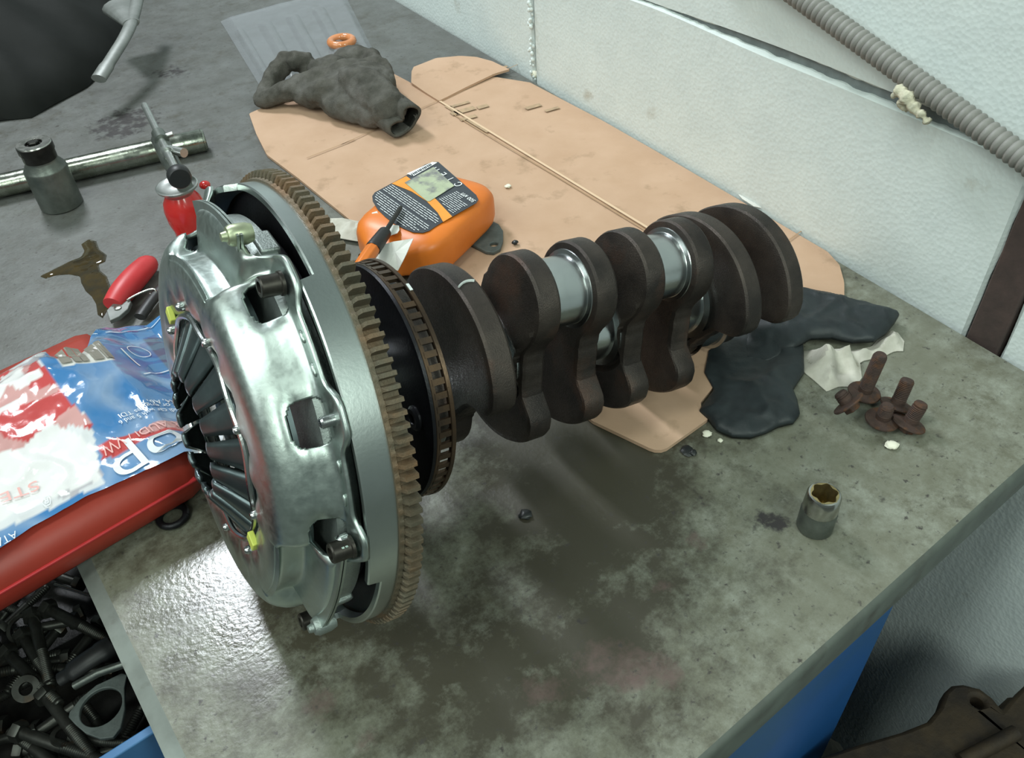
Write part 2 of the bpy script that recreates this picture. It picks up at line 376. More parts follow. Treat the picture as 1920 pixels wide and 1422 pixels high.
def clear_material(name, tint, gloss):
    M = bpy.data.materials.new(name); M.use_nodes = True; N = M.node_tree.nodes; L = M.node_tree.links
    B = N['Principled BSDF']; B.inputs['Base Color'].default_value = (*tint, 1); B.inputs['Roughness'].default_value = gloss
    tr = N.new('ShaderNodeBsdfTransparent'); tr.inputs[0].default_value = (.93, .94, .95, 1)
    mx = N.new('ShaderNodeMixShader'); fr = N.new('ShaderNodeLayerWeight'); fr.inputs[0].default_value = .25
    mr = N.new('ShaderNodeMapRange'); mr.inputs[1].default_value = 0; mr.inputs[2].default_value = 1; mr.inputs[3].default_value = .05; mr.inputs[4].default_value = .6
    L.new(fr.outputs['Facing'], mr.inputs[0]); L.new(mr.outputs[0], mx.inputs[0]); L.new(tr.outputs[0], mx.inputs[1]); L.new(B.outputs[0], mx.inputs[2]); L.new(mx.outputs[0], N['Material Output'].inputs[0])
    return M
M_clear = clear_material('clear_packaging_plastic', (.45, .47, .5), .12)
M_bag = mat('printed_bag_film', (1, 1, 1), rough=.13, attr=True, coat=.8, bump=.12, bscale=120)

# ------------------------------------------------------------------ the setting
ER = Vector((.8197, .5728, 0)); EF = Vector((-.5728, .8197, 0)); K = Vector((-.0999, .0685, 0))
def T(s, w, z=0.0):  # bench coordinates: s along its end, w along its front
    return K + ER * s + EF * w + Vector((0, 0, z))
WD = Vector((.50766, -.86156, 0)); WN = Vector((-.86156, -.50766, 0)); W0 = Vector((.0571, 1.1354, 0))
WALLM = Matrix.Identity(4)
for i in range(3): WALLM[i][0], WALLM[i][1], WALLM[i][2], WALLM[i][3] = WD[i], -WN[i], Vector((0, 0, 1))[i], W0[i]
def smax(w):  # bench depth up to the wall
    return ((-.6249 + .004) - WN.dot(K + EF * w)) / WN.dot(ER)

floor = obj('floor', shift(box(-4, 3, -3, 4, -.05, 0), 0, 0, -.86), M_floor); floor['kind'] = 'structure'
wall = bpy.data.objects.new('wall_back', None); COL.objects.link(wall); wall.matrix_world = WALLM; wall['kind'] = 'structure'
obj('masonry', box(-2.6, 1.6, .032, .10, -.86, 1.2), M_gap, wall)
def foam_board(x0, x1, zb, zt, y, seed, wav=.0014, nx=200, nz_=40):
    """a bead foam board with slightly wavy, broken edges; zb, zt give its lower and upper edge along x"""
    us = [0, .0035 / (x1 - x0)] + [(i + 1) / nx for i in range(nx - 1)] + [1 - .0035 / (x1 - x0), 1]
    vs = [0, .005, .012] + [(i + 1) / nz_ for i in range(nz_ - 1)] + [.988, .995, 1]
    V, Fc = [], []; nu, nv = len(us), len(vs)
    for j, v in enumerate(vs):
        for i, u in enumerate(us):
            x = x0 + (x1 - x0) * u; a, b = zb(x), zt(x)
            z = a + (b - a) * v if .02 < v < .98 else (a + v * 1.0 * .4 if v < .5 else b - (1 - v) * .4)
            e = 1 if j in (0, nv - 1) else 0; g = 1 if i in (0, nu - 1) else 0
            z2 = z + e * wav * (1.6 * nz(x, 0, 26, seed) + 1.0 * nz(x, 0, 110, seed))
            x2 = x + (wav * 1.6 * nz(z, 0, 70, seed + 4) if g else 0)
            V.append((x2, y + .0008 * nz(x, z, 8, seed) + (.0035 if e or g else 0), z2))
    n = len(V); V += [(x, .030, z) for x, y_, z in V]
    for j in range(nv - 1):
        for i in range(nu - 1): Fc.append([j * nu + i, j * nu + i + 1, (j + 1) * nu + i + 1, (j + 1) * nu + i])
    for i in range(nu - 1):
        for j in (0, nv - 1): Fc.append([j * nu + i, j * nu + i + 1, n + j * nu + i + 1, n + j * nu + i])
    for j in range(nv - 1):
        for i in (0, nu - 1): Fc.append([j * nu + i, (j + 1) * nu + i, n + (j + 1) * nu + i, n + j * nu + i])
    return V, Fc
POSTX = (P(1848, 640, 0) - W0).dot(WD)
def sstep(x, a, b):
    t = max(0, min(1, (x - a) / (b - a))); return t * t * (3 - 2 * t)
def seam_low(x): return .1555 + .014 * sstep(x, .0, .5) - .0075 * sstep(x, .22, .42)
def seam_high(x): return .1562 + .014 * sstep(x, .0, .5) + .0010 * sstep(x, .22, .40)
LOW = lambda x: -.86
obj('foam_board', foam_board(.004, POSTX - .0165, LOW, seam_low, 0, 1), M_foam, wall, smooth=30)
obj('foam_board', foam_board(POSTX + .0165, 1.5, LOW, seam_low, 0, 3, nx=140), M_foam, wall, smooth=30)
obj('foam_board', foam_board(-.05, 1.5, seam_high, lambda x: .9, .0012, 5, nx=260), M_foam, wall, smooth=30)
obj('foam_board', foam_board(-2.3, -.004, LOW, lambda x: .64 if x < -.06 else .148, .003, 9, nx=220), M_foam, wall, smooth=30)
random.seed(4)
obj('joint_crumbs', join(*[ball((random.gauss(0, .0028), random.uniform(-.0030, .001), z_ + random.gauss(0, .003)), r_, r_ * .8, r_, 6) for z_, r_ in [(.004 + .0042 * i, random.uniform(.0016, .0036)) for i in range(36)]]), M_foam, wall, smooth=60)
obj('seam_filler', join(*[([(x, .006, seam_low(x) - .004), (x + .01, .006, seam_low(x + .01) - .004), (x + .01, .006, seam_high(x + .01) + .004), (x, .006, seam_high(x) + .004)], [[0, 1, 2, 3]]) for x in [.16 + .01 * i for i in range(90)]]), M_gap, wall, smooth=0)

# the bench
bench = thing('workbench', 'steel topped workbench with blue cabinet and worn grey green top', 'workbench', T(0, 0), 0)
bench.matrix_world = frame(T(0, 0), ER)           # local x = s, y = w
NS, NW = 120, 330
DIRT = [(.30, .17, .10, .30), (.12, .30, .09, .25), (.36, .30, .10, .3), (.15, .12, .06, .22), (.24, .08, .05, .2), (.10, .20, .12, .1), (.5, .7, .4, .06), (.3, 1.2, .6, .02)]
RED = [(.235, .075, .022, .8), (.255, .05, .018, .7), (.19, .09, .02, .6), (.08, .17, .02, .6), (.30, .095, .012, .5), (.09, .13, .015, .5), (.345, .105, .01, .8)]
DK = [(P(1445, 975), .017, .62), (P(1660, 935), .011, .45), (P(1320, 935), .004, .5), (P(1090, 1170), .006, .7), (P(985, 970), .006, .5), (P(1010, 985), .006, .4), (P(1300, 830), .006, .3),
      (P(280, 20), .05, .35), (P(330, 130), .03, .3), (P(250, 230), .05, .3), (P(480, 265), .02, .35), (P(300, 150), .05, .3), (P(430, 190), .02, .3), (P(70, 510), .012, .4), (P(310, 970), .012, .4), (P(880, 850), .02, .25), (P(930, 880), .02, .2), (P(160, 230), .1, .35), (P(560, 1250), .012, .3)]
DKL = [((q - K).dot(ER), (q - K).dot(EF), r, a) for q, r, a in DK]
V, Fc, CLR, FILM = [], [], [], []
FC = [((P(x, y) - K).dot(ER), (P(x, y) - K).dot(EF), r) for x, y, r in ((400, 1090, .058), (470, 1170, .050), (540, 1200, .035), (350, 1050, .045), (900, 880, .03))]
for j in range(NW + 1):
    w = 2.3 * (j / NW) ** 1.3
    sm = smax(w)
    for i in range(NS + 1):
        s = sm * i / NS; V.append((s, w, 0))
        d_ = .36 + .10 * nz(s, w, 7, 2)
        for a, b, r, k in DIRT: d_ += k * math.exp(-((s - a) ** 2 + (w - b) ** 2) / r / r)
        r_ = 0
        for a, b, r, k in RED: r_ += k * math.exp(-((s - a) ** 2 + (w - b) ** 2) / r / r)
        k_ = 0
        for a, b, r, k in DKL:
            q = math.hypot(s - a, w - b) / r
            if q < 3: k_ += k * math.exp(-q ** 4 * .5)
        q = math.hypot(s - .255, w - .2)  # faint
        ring = math.hypot(s - (P(1285, 932) - K).dot(ER), w - (P(1285, 932) - K).dot(EF))
        k_ += .55 * math.exp(-((ring - .0085) / .0022) ** 2)
        FILM.append(min(1, max(math.exp(-((math.hypot(s - a, w - b) * (1 + .35 * nz(s, w, 40, 3))) / r) ** 4) for a, b, r in FC)))
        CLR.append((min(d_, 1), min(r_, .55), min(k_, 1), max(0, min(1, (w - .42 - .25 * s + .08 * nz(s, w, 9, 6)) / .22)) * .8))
for j in range(NW):
    for i in range(NS): Fc.append([j * (NS + 1) + i, j * (NS + 1) + i + 1, (j + 1) * (NS + 1) + i + 1, (j + 1) * (NS + 1) + i])
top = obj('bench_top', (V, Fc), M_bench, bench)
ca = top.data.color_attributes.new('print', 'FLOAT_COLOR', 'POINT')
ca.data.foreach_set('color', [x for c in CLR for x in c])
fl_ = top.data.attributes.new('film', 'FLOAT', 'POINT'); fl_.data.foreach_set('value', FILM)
obj('front_lip', join(([(0, 0, 0), (0, 2.3, 0), (-.004, 2.3, -.0006), (-.004, 0, -.0006), (-.0105, 2.3, -.0035), (-.0105, 0, -.0035), (-.0115, 2.3, -.034), (-.0115, 0, -.034), (0, 2.3, -.034), (0, 0, -.034)],
                       [[0, 1, 2, 3], [3, 2, 4, 5], [5, 4, 6, 7], [7, 6, 8, 9]])), M_lip, bench, smooth=20)
obj('end_lip', join(([(0, 0, 0), (smax(0), 0, 0), (0, -.003, -.001), (smax(0), -.003, -.001), (0, -.0042, -.004), (smax(0), -.0042, -.004), (0, -.0042, -.032), (smax(0), -.0042, -.032), (0, .004, -.032), (smax(0), .004, -.032)],
                     [[0, 1, 3, 2], [2, 3, 5, 4], [4, 5, 7, 6], [6, 7, 9, 8]])), M_lipdark, bench, smooth=50)
obj('top_frame', box(.0, .6, .006, 2.28, -.05, -.0055), M_dark, bench)
obj('cabinet_side', box(.004, .488, .012, .03, -.86, -.032), M_blue, bench, bevel=.002)
obj('cabinet_front', box(.004, .02, .03, .24, -.86, -.05), M_blue, bench, bevel=.002)
obj('cabinet_back', box(.47, .488, .03, 2.2, -.86, -.05), M_blue, bench)
dr = obj('drawer_floor', box(-.36, .3, .255, .86, -.152, -.142), M_grease, bench)
obj('drawer_side', box(-.36, .3, .248, .255, -.152, -.05), M_bluer, bench, bevel=.001)
obj('drawer_side', box(-.36, .3, .855, .862, -.152, -.05), M_bluer, bench, bevel=.001)
obj('drawer_front', box(-.372, -.36, .24, .87, -.165, -.04), M_blue, bench, bevel=.002)
obj('drawer_back', box(.293, .3, .255, .855, -.142, -.06), M_bluer, bench)

# ------------------------------------------------------------------ the crankshaft with flywheel and clutch (local z = its axis, local x = up side)
AX = Vector((.84695, .494866, -.194378)); UX = Vector((.167829, .098061, .980927)); UY = AX.cross(UX)
CC = Vector((-.121771, .377095, .13733))
CM = Matrix.Identity(4)
for i in range(3): CM[i][0], CM[i][1], CM[i][2], CM[i][3] = UX[i], UY[i], AX[i], CC[i]
crank = thing('crankshaft', 'long dark crankshaft with toothed flywheel and silver clutch cover on its near end', 'crankshaft', mat=CM)
D = math.radians
# ring gear: 135 teeth
NT = 135
def ring_gear():
    V, Fc, rows = [], [], []
    prof = []
    for k in range(NT):
        a = 2 * PI * k / NT; s = 2 * PI / NT
        for f, rr in ((-.30, 0), (-.17, 1), (.17, 1), (.30, 0)): prof.append((a + f * s, rr))
    n = len(prof)
    def row(t, root, tip): 
        r_ = list(range(len(V), len(V) + n))
        for a, q in prof:
            r = tip if q else root
            V.append((r * math.cos(a), r * math.sin(a), t))
        rows.append(r_)
    row(0, .124, .124); row(0, .1343, .1393); row(-.0005, .1345, .14); row(-.0072, .1345, .14); row(-.0088, .1349, .1372); row(-.0088, .1355, .1362); row(-.0112, .1355, .1355); row(-.0112, .130, .130)
    for a, b in zip(rows, rows[1:]):
        for i in range(n): Fc.append([a[i], a[(i + 1) % n], b[(i + 1) % n], b[i]])
    return V, Fc
obj('ring_gear', ring_gear(), M_gear, crank, smooth=30)
BRK = [D(-7), D(113), D(233)]
def near(a, c):
    return (a - c + PI) % (2 * PI) - PI
def drum():
    n = 540; V, Fc, rows = [], [], []
    def fr(a):
        for c in BRK:
            q = near(a, c)
            if D(-17) < q < D(31): return -.0205
        return -.0278
    for key in ('b0', 'b1', 'f0', 'f1', 'f2', 'f3'):
        rows.append(list(range(len(V), len(V) + n)))
        for i in range(n):
            a = 2 * PI * i / n; f = fr(a)
            r, t = {'b0': (.11, -.0105), 'b1': (.1342, -.0105), 'f0': (.1342, f + .0008), 'f1': (.1336, f), 'f2': (.1305, f), 'f3': (.1295, -.015)}[key]
            V.append((r * math.cos(a), r * math.sin(a), t))
    for a, b in zip(rows, rows[1:]):
        for i in range(n): Fc.append([a[i], a[(i + 1) % n], b[(i + 1) % n], b[i]])
    return V, Fc
obj('flywheel_drum', drum(), M_drum, crank, smooth=35)
obj('flywheel_plate', lathe([(.03, -.012), (.130, -.012), (.130, -.002), (.124, -.0015), (.05, .004), (.045, .02), (.03, .02)], 96), M_dark, crank)
# clutch cover
LOB = [D(x) + c for c in BRK for x in (28.5, 61, 92)]
def cover():
    n = 900; V, Fc, rows = [], [], []
    def ss(x): x = max(0, min(1, x)); return x * x * (3 - 2 * x)
    def zone(q): return ss((q - D(-27)) / D(6)) * ss((D(22) - q) / D(6))
    SHELF = {0: (.1215, -.0395), 1: (.1205, -.0420), 2: (.1120, -.0440), 3: (.1010, -.0460), 4: (.0985, -.0500), 5: (.0982, -.0575), 6: (.0978, -.0592), 7: (.0960, -.0618)}
    base = [(.1275, -.0312), (.1205, -.0315), (.1170, -.0345), (.1145, -.0405), (.1130, -.0450), (.1118, -.0490), (.1095, -.0540), (.1060, -.0590), (.1000, -.0618), (.0900, -.0628), (.0800, -.0622), (.0720, -.0605), (.0672, -.0580), (.0655, -.0550)]
    def lerp_at(f, kf):
        k = min(int(kf), len(base) - 2); u = kf - k; q = [f(max(0, min(len(base) - 1, k + d_))) for d_ in (-1, 0, 1, 2)]
        return tuple(.5 * (2 * q[1][e] + (q[2][e] - q[0][e]) * u + (2 * q[0][e] - 5 * q[1][e] + 4 * q[2][e] - q[3][e]) * u * u + (3 * q[1][e] - q[0][e] - 3 * q[2][e] + q[3][e]) * u ** 3) for e in (0, 1))
    ks = [i_ / 4 for i_ in range(4 * 6)] + [6 + i_ / 2 for i_ in range(2 * (len(base) - 7) + 1)]
    for kf in ks:
        rows.append(list(range(len(V), len(V) + n)))
        r0, t0 = lerp_at(lambda k: base[k], kf); rb, tb = lerp_at(lambda k: SHELF.get(k, base[k]), kf)
        for i in range(n):
            a = 2 * PI * i / n; r, t = r0, t0
            if kf < 1:
                lob = max(math.exp(-(near(a, c) / D(6.2)) ** 4) for c in LOB) * (1 - kf)
                r += .0085 * lob; t += .002 * lob
            z_ = max(zone(near(a, c)) for c in BRK)
            if z_ > 0:   # stepped shelf where the drive straps sit
                r += (rb - r) * z_; t += (tb - t) * z_
            pk = max(math.exp(-(near(a, c) / D(6.8)) ** 4) for c in LOB) * max(0, 1 - abs(kf - 3.4) / 2.2)   # pressed pockets round the windows
            r -= .0030 * pk * (1 - z_)
            if 9.6 < kf < 11.4: t += .0012 * math.cos(18 * a)
            V.append((r * math.cos(a), r * math.sin(a), t))
    def hole(kf, a):
        v = abs((kf - 2.95) / 2.0)
        return v < 1 and any((abs(near(a, c)) / D(5.9)) ** 3.2 + v ** 3.2 < 1 for c in LOB)
    for k in range(len(ks) - 1):
        for i in range(n):
            if hole((ks[k] + ks[k + 1]) / 2, 2 * PI * (i + .5) / n): continue
            a, b = rows[k], rows[k + 1]; Fc.append([a[i], a[(i + 1) % n], b[(i + 1) % n], b[i]])
    return V, Fc
cov = obj('clutch_cover', cover(), M_cover, crank, smooth=60, mods=(('thick', 'SOLIDIFY', dict(thickness=.0028, offset=0.0)),))
cov.data.shade_smooth()
obj('pressure_plate', lathe([(.074, -.040), (.116, -.036), (.118, -.033), (.118, -.024), (.112, -.021), (.074, -.021), (.074, -.040)], 120), M_plate, crank)
obj('friction_disc', lathe([(.020, -.030), (.045, -.031), (.110, -.0225), (.110, -.016), (.02, -.016), (.02, -.03)], 72), M_dark, crank)
obj('hub', join(lathe([(.011, -.050), (.016, -.050), (.018, -.047), (.018, -.03), (.011, -.03), (.011, -.05)], 36), *[polar(.030, .042, D(q * 60 + 8), D(q * 60 + 44), -.036, -.03, 4) for q in range(6)]), M_bolt, crank)
spr = obj('diaphragm_spring', lathe([(.062, -.0575), (.078, -.0520), (.104, -.0440), (.104, -.0465), (.078, -.0545), (.062, -.060), (.062, -.0575)], 96), M_spring, crank)
for k in range(18):
    a = D(20 * k + 6); g = []
    prof = [(.0345, -.0725, 6.6), (.0375, -.0728, 6.6), (.048, -.0665, 8.1), (.060, -.0600, 8.8), (.066, -.0575, 8.2)]
    V, Fc = [], []
    for r, t, w in prof:
        for e in (-1, -.5, 0, .5, 1):
            q = a + D(w) * e; V.append((r * math.cos(q), r * math.sin(q), t - .0008 * (1 - e * e)))
    for i in range(len(prof) - 1):
        for e in range(4): Fc.append([i * 5 + e, i * 5 + e + 1, i * 5 + 6 + e, i * 5 + 5 + e])
    obj('diaphragm_finger', (V, Fc), M_spring, spr, smooth=50, mods=(('thick', 'SOLIDIFY', dict(thickness=.0030, offset=0.0)),))
obj('fulcrum_ring', tube([(.0668 * math.cos(2 * PI * i / 96), .0668 * math.sin(2 * PI * i / 96), -.0625 - .0006 * math.cos(9 * 2 * PI * i / 96)) for i in range(97)], .0017, 8, False), M_mach, crank)
for k in range(9):
    a = D(40 * k + 12)
    obj('rivet', xf(lathe([(0, -.0665), (.0016, -.0662), (.0024, -.0652), (.0026, -.0635), (.0026, -.060)], 14), Matrix.Translation((.0725 * math.cos(a), .0725 * math.sin(a), 0))), M_mach, cov)
for a in (D(-52), D(112)):
    obj('retaining_tab', polar(.068, .077, a - D(3), a + D(3), -.0665, -.0630, 3), M_yel, cov, bevel=.0006, label='yellow marked retaining tab')
# flange screws (outer two lobes of each three) and dowels (middle lobe)
for c in BRK:
    for x, kind in ((28.5, 'screw'), (61, 'dowel'), (92, 'screw')):
        if c == BRK[2] and x > 90: continue
        a = c + D(x); L_ = Matrix.Translation((.1262 * math.cos(a), .1262 * math.sin(a), 0))
        if kind == 'screw':
            g = join(lathe([(.0062, -.033), (.0062, -.0345), (.0054, -.0350), (.0054, -.0438), (.0048, -.0445), (.0031, -.0445), (.0027, -.0405), (0, -.0405)], 24))
            obj('flange_screw', xf(g, L_), M_bolt, cov, smooth=35)
        else:
            obj('dowel_pin', xf(lathe([(.0030, -.030), (.0030, -.0375), (.0022, -.0385), (.0014, -.0385), (.0012, -.036), (0, -.036)], 18), L_), M_mach, cov, smooth=35)
    # strap drive between cover flange and pressure plate lug
    for q, (t, w) in enumerate(((-.0365, .0), (-.0384, .002))):
        V, Fc = [], []; ns = 14
        for i in range(ns + 1):
            f = i / ns; a = c + D(-30 + 44 * f); r = .1255 - .0020 * math.sin(PI * f); tt = t - .0040 * f
            wd = .0030 + .0020 * (abs(2 * f - 1) ** 3)
            for dr_, dt in ((-wd, 0), (wd, 0), (wd, -.0013), (-wd, -.0013)): V.append(((r + dr_) * math.cos(a), (r + dr_) * math.sin(a), tt + dt))
        for i in range(ns):
            for e in range(4): Fc.append([i * 4 + e, i * 4 + (e + 1) % 4, i * 4 + 4 + (e + 1) % 4, i * 4 + 4 + e])
        Fc += [[0, 1, 2, 3], [ns * 4 + 3, ns * 4 + 2, ns * 4 + 1, ns * 4]]
        obj('drive_strap', (V, Fc), M_cover, cov, smooth=40)
    a = c + D(11)
    obj('plate_lug', polar(.112, .1205, c + D(6), c + D(15), -.0325, -.022, 4), M_plate, cov, bevel=.0012)
    obj('strap_rivet', xf(lathe([(.0046, -.037), (.0056, -.0405), (.0056, -.0475), (.0045, -.0495), (.0028, -.0498), (.0022, -.0525), (0, -.0525)], 20), Matrix.Translation((.1265 * math.cos(a), .1265 * math.sin(a), .003))), M_brass if c == BRK[0] else M_plate, cov)
    a = c + D(-27)
    for da in (-2.2, 2.6):
        b = a + D(da)
        obj('strap_rivet', xf(lathe([(.0036, -.034), (.0036, -.038), (.0022, -.0395), (0, -.0395)], 16), Matrix.Translation((.1235 * math.cos(b), .1235 * math.sin(b), 0))), M_mach, cov)
    for x in (41.5, 49.5, 72, 80.5):
        b = c + D(x)
        obj('flange_dimple', xf(ball((0, 0, 0), .0014, .0036, .0011, 6), Matrix.Translation((.1222 * math.cos(b), .1222 * math.sin(b), -.0329)) @ Matrix.Rotation(b, 4, 'Z')), M_cover, cov, smooth=180)

# crank webs, pins, journals, sensor ring
PH = D(14.0)
def R_web(p, wide):
    """outline radius at angle p (deg, 0..180) from the pin direction"""
    rp = .0325
    if p <= 41:
        q = D(p); return .0475 * math.cos(q) + math.sqrt(max(0, rp * rp - (.0475 * math.sin(q)) ** 2))
    tab = [(41, .0475 * math.cos(D(41)) + math.sqrt(max(0, rp * rp - (.0475 * math.sin(D(41))) ** 2))), (47, .0385), (60, .0355), (80, .0362), (90, .0385), (97, .042), (103, .0590), (111, .0648), (119, .0667), (180, .0667)]
    for (a, b), (c, d) in zip(tab, tab[1:]):
        if a <= p <= c:
            f = (p - a) / (c - a); return b + (d - b) * f
    return .0667
def web(t0, t1, up, rp_scale=1.0, bulge=0.0):
    """up: +1 pin at PH, -1 pin at PH+180"""
    base = PH if up > 0 else PH + PI
    n = 120; out = []
    for i in range(n):
        p = -180 + 360 * i / n; r = R_web(abs(p), 0)
        if abs(p) < 45 and rp_scale != 1: r *= rp_scale
        out.append((r, base + D(p)))
    V, Fc, rows = [], [], []
    for ins, t in ((.0045, t0), (.0012, t0 + .0008), (0, t0 + .0028), (0, t1 - .0025), (.0012, t1 - .0007), (.004, t1)):
        rows.append(list(range(len(V), len(V) + n))); V += [((r - ins) * math.cos(a), (r - ins) * math.sin(a), t) for r, a in out]
    for a, b in zip(rows, rows[1:]):
        for i in range(n): Fc.append([a[i], a[(i + 1) % n], b[(i + 1) % n], b[i]])
    # face towards the flywheel: ground back round the main journal
    inner = [rows[0]]
    for lim, t in ((.0560, -.26), (.0400, -.62), (.0375, -.62), (.0335, .30), (.0300, .34)):
        inner.append(list(range(len(V), len(V) + n)))
        for i, (r, a) in enumerate(out):
            q = min(r - .0045, lim); pw = max(0, math.cos(min(abs(-180 + 360 * i / n), 90) * PI / 180)) ** .7 if t < 0 else 1
            V.append((q * math.cos(a), q * math.sin(a), t0 + bulge * t * pw))
    for a, b in zip(inner, inner[1:]):
        for i in range(n): Fc.append([a[(i + 1) % n], a[i], b[i], b[(i + 1) % n]])
    V.append((0, 0, t0 + bulge * .4)); c0 = len(V) - 1
    V.append((0, 0, t1)); c1 = len(V) - 1
    for i in range(n):
        Fc.append([c0, inner[-1][(i + 1) % n], inner[-1][i]]); Fc.append([c1, rows[-1][i], rows[-1][(i + 1) % n]])
    return V, Fc
tp = [.0738, .1627, .2516, .3405]; WEBT = .0185; HP = .014
webs = []
for k, c in enumerate(tp):
    up = 1 if k in (1, 2) else -1
    sc_ = .77 if k == 3 else (.93 if k == 0 else 1.0)
    webs.append(obj('crank_web', web(c - HP - WEBT, c - HP, up, sc_, .012 if up > 0 else .004), M_cast, crank, smooth=28))
    webs.append(obj('crank_web', web(c + HP, c + HP + WEBT, up, sc_, .0), M_cast, crank, smooth=28))
    a = PH if up > 0 else PH + PI
    th = .0475 if k != 3 else .036
    if up > 0 or k in (0, 3):
        pin = lathe([(.0275, c - HP), (.0272, c - HP + .0006), (.0243, c - HP + .0012), (.0239, c - HP + .0016), (.0239, c + HP - .0016), (.0243, c + HP - .0012), (.0272, c + HP - .0006), (.0275, c + HP)], 64)
        obj('crankpin', xf(pin, Matrix.Translation((th * math.cos(a), th * math.sin(a), 0))), M_mach, crank, smooth=30)
for k, (t0, t1) in enumerate(((.018, tp[0] - HP - WEBT), (tp[0] + HP + WEBT, tp[1] - HP - WEBT), (tp[1] + HP + WEBT, tp[2] - HP - WEBT), (tp[2] + HP + WEBT, tp[3] - HP - WEBT), (tp[3] + HP + WEBT, .386))):
    t1 += .004; obj('main_journal', lathe([(0, t0), (.0318, t0), (.0318, t0 + .0016), (.0280, t0 + .0024), (.0270, t0 + .0030), (.0270, t1 - .007), (.0280, t1 - .0064), (.0318, t1 - .0056), (.0318, t1), (0, t1)], 64), M_mach, crank, smooth=30)
obj('nose', lathe([(0, .386), (.0225, .386), (.0225, .393), (.0205, .395), (.009, .395), (.008, .390), (0, .390)], 48), M_cast, crank, smooth=30)
obj('sensor_disc', lathe([(.03, .0398), (.074, .0398), (.0766, .0405), (.0772, .0425), (.074, .0430), (.03, .0430)], 96), M_dark, crank, smooth=30)
g = [lathe([(.0752, .0420), (.0768, .0420), (.0774, .0426), (.0774, .0450), (.0752, .0450), (.0752, .042)], 174), lathe([(.0752, .0518), (.0778, .0518), (.0783, .0522), (.0785, .0545), (.0779, .0549), (.0752, .0549), (.0752, .0518)], 174)]
for k in range(60):
    if k in (2, ): continue
    a = D(6 * k + 1.2); w = D(1.4)
    g.append(polar(.0754, .0777, a - w, a + w, .0440, .0530, 1))
rel = obj('sensor_ring', join(*g), M_rel, crank, smooth=30)
obj('paint_mark', polar(.0783, .0789, D(8.4), D(12.6), .0528, .0547, 3), M_white, rel, label='white paint mark')
for q in (76, 196, 316):
    obj('ring_screw', xf(lathe([(.0078, .0400), (.0078, .0385), (.0062, .0370), (.0034, .0370), (.003, .0385), (0, .0385)], 24), Matrix.Translation((.0566 * math.cos(D(q)), .0566 * math.sin(D(q)), 0))), M_dark, crank, smooth=35)
mk = []
for i in range(8):
    t = .0905 + .0125 * i / 7; a = D(8.5 - 3.0 * math.sin(i * .35)); mk.append((.0668 * math.cos(a), .0668 * math.sin(a), t))
obj('paint_mark', tube(mk, .0016, 8, True, .35), M_white, webs[1], label='white paint mark')

# ------------------------------------------------------------------ cardboard under the work
def zs(poly, z): return [tuple(P(x, y, z)) for x, y in poly]
CB = [(467, 213), (520, 190), (620, 158), (714, 126), (745, 142), (775, 158), (823, 189), (900, 140), (994, 155), (1060, 190), (1129, 226), (1230, 277), (1335, 331), (1410, 385), (1479, 427), (1530, 452), (1556, 470), (1574, 497), (1583, 530), (1583, 560), (1500, 640), (1400, 690), (1342, 720), (1310, 760), (1328, 786), (1249, 842), (1234, 846), (1218, 841), (1111, 790), (900, 612), (700, 448), (560, 335), (500, 290), (480, 250)]
def off_wall(q, gap=.004):
    v = Vector((q[0], q[1], 0)); d_ = WN.dot(v) + .6249
    if d_ < gap: v += WN * (gap - d_)
    return (v.x, v.y)
cbp = [off_wall(q) for q in zs(CB, .004)]
def cb_h(x, y, e):
    return .0042 + .0008 * nz(x, y, 7, 3) * min(1, e / .02)
card = thing('cardboard_sheet', 'large brown flattened cardboard sheet under the crankshaft, along the foam wall', 'cardboard', P(900, 300))
o_ = card.location
obj('sheet', shift(sheet(cbp, .006, cb_h, .0034), -o_.x, -o_.y, 0), M_card, card, smooth=50)
FL = [(823, 189), (797, 173), (771, 156), (772, 136), (776, 128), (818, 112), (862, 108), (893, 110), (923, 118), (955, 133), (926, 141), (870, 166)]
flp = [off_wall(q, .006) for q in zs(FL, .007)]
a0, b0 = P(823, 189), P(1000, 160)
def fl_h(x, y, e):
    return .0070 + .006 * max(0, min(1, (Vector((x, y, 0)) - a0).length / .15 - .1)) * 0.6
obj('flap', shift(sheet(flp, .006, fl_h, .003), -o_.x, -o_.y, 0), M_card, card, smooth=50)
def strip(p, q, w, z, lift=.0006):
    a, b = P(*p, z), P(*q, z); d_ = (b - a).normalized(); n_ = Vector((-d_.y, d_.x, 0)) * w
    V = [a - n_, b - n_, b + n_, a + n_]
    return [(v.x - o_.x, v.y - o_.y, z + lift) for v in V], [[0, 1, 2, 3]]
M_crease = mat('cardboard_crease', (.36, .235, .14), rough=.9, spec=.1)
M_crlt = mat('cardboard_crease_ridge', (.62, .45, .31), rough=.9, spec=.1)
M_treadp = mat('printed_smudge', (.33, .24, .16), (.44, .31, .20), 120, rough=.9, spec=.1)
for p, q, w, mm in (((575, 297), (665, 262), .0007, M_crease), ((640, 272), (1000, 108), .0006, M_crease), ((823, 189), (1300, 480), .0016, M_crlt), ((850, 215), (1210, 432), .0007, M_crease), ((1478, 452), (1515, 425), .0006, M_crease)):
    obj('crease', strip(p, q, w, .0055), mm, card, smooth=0)
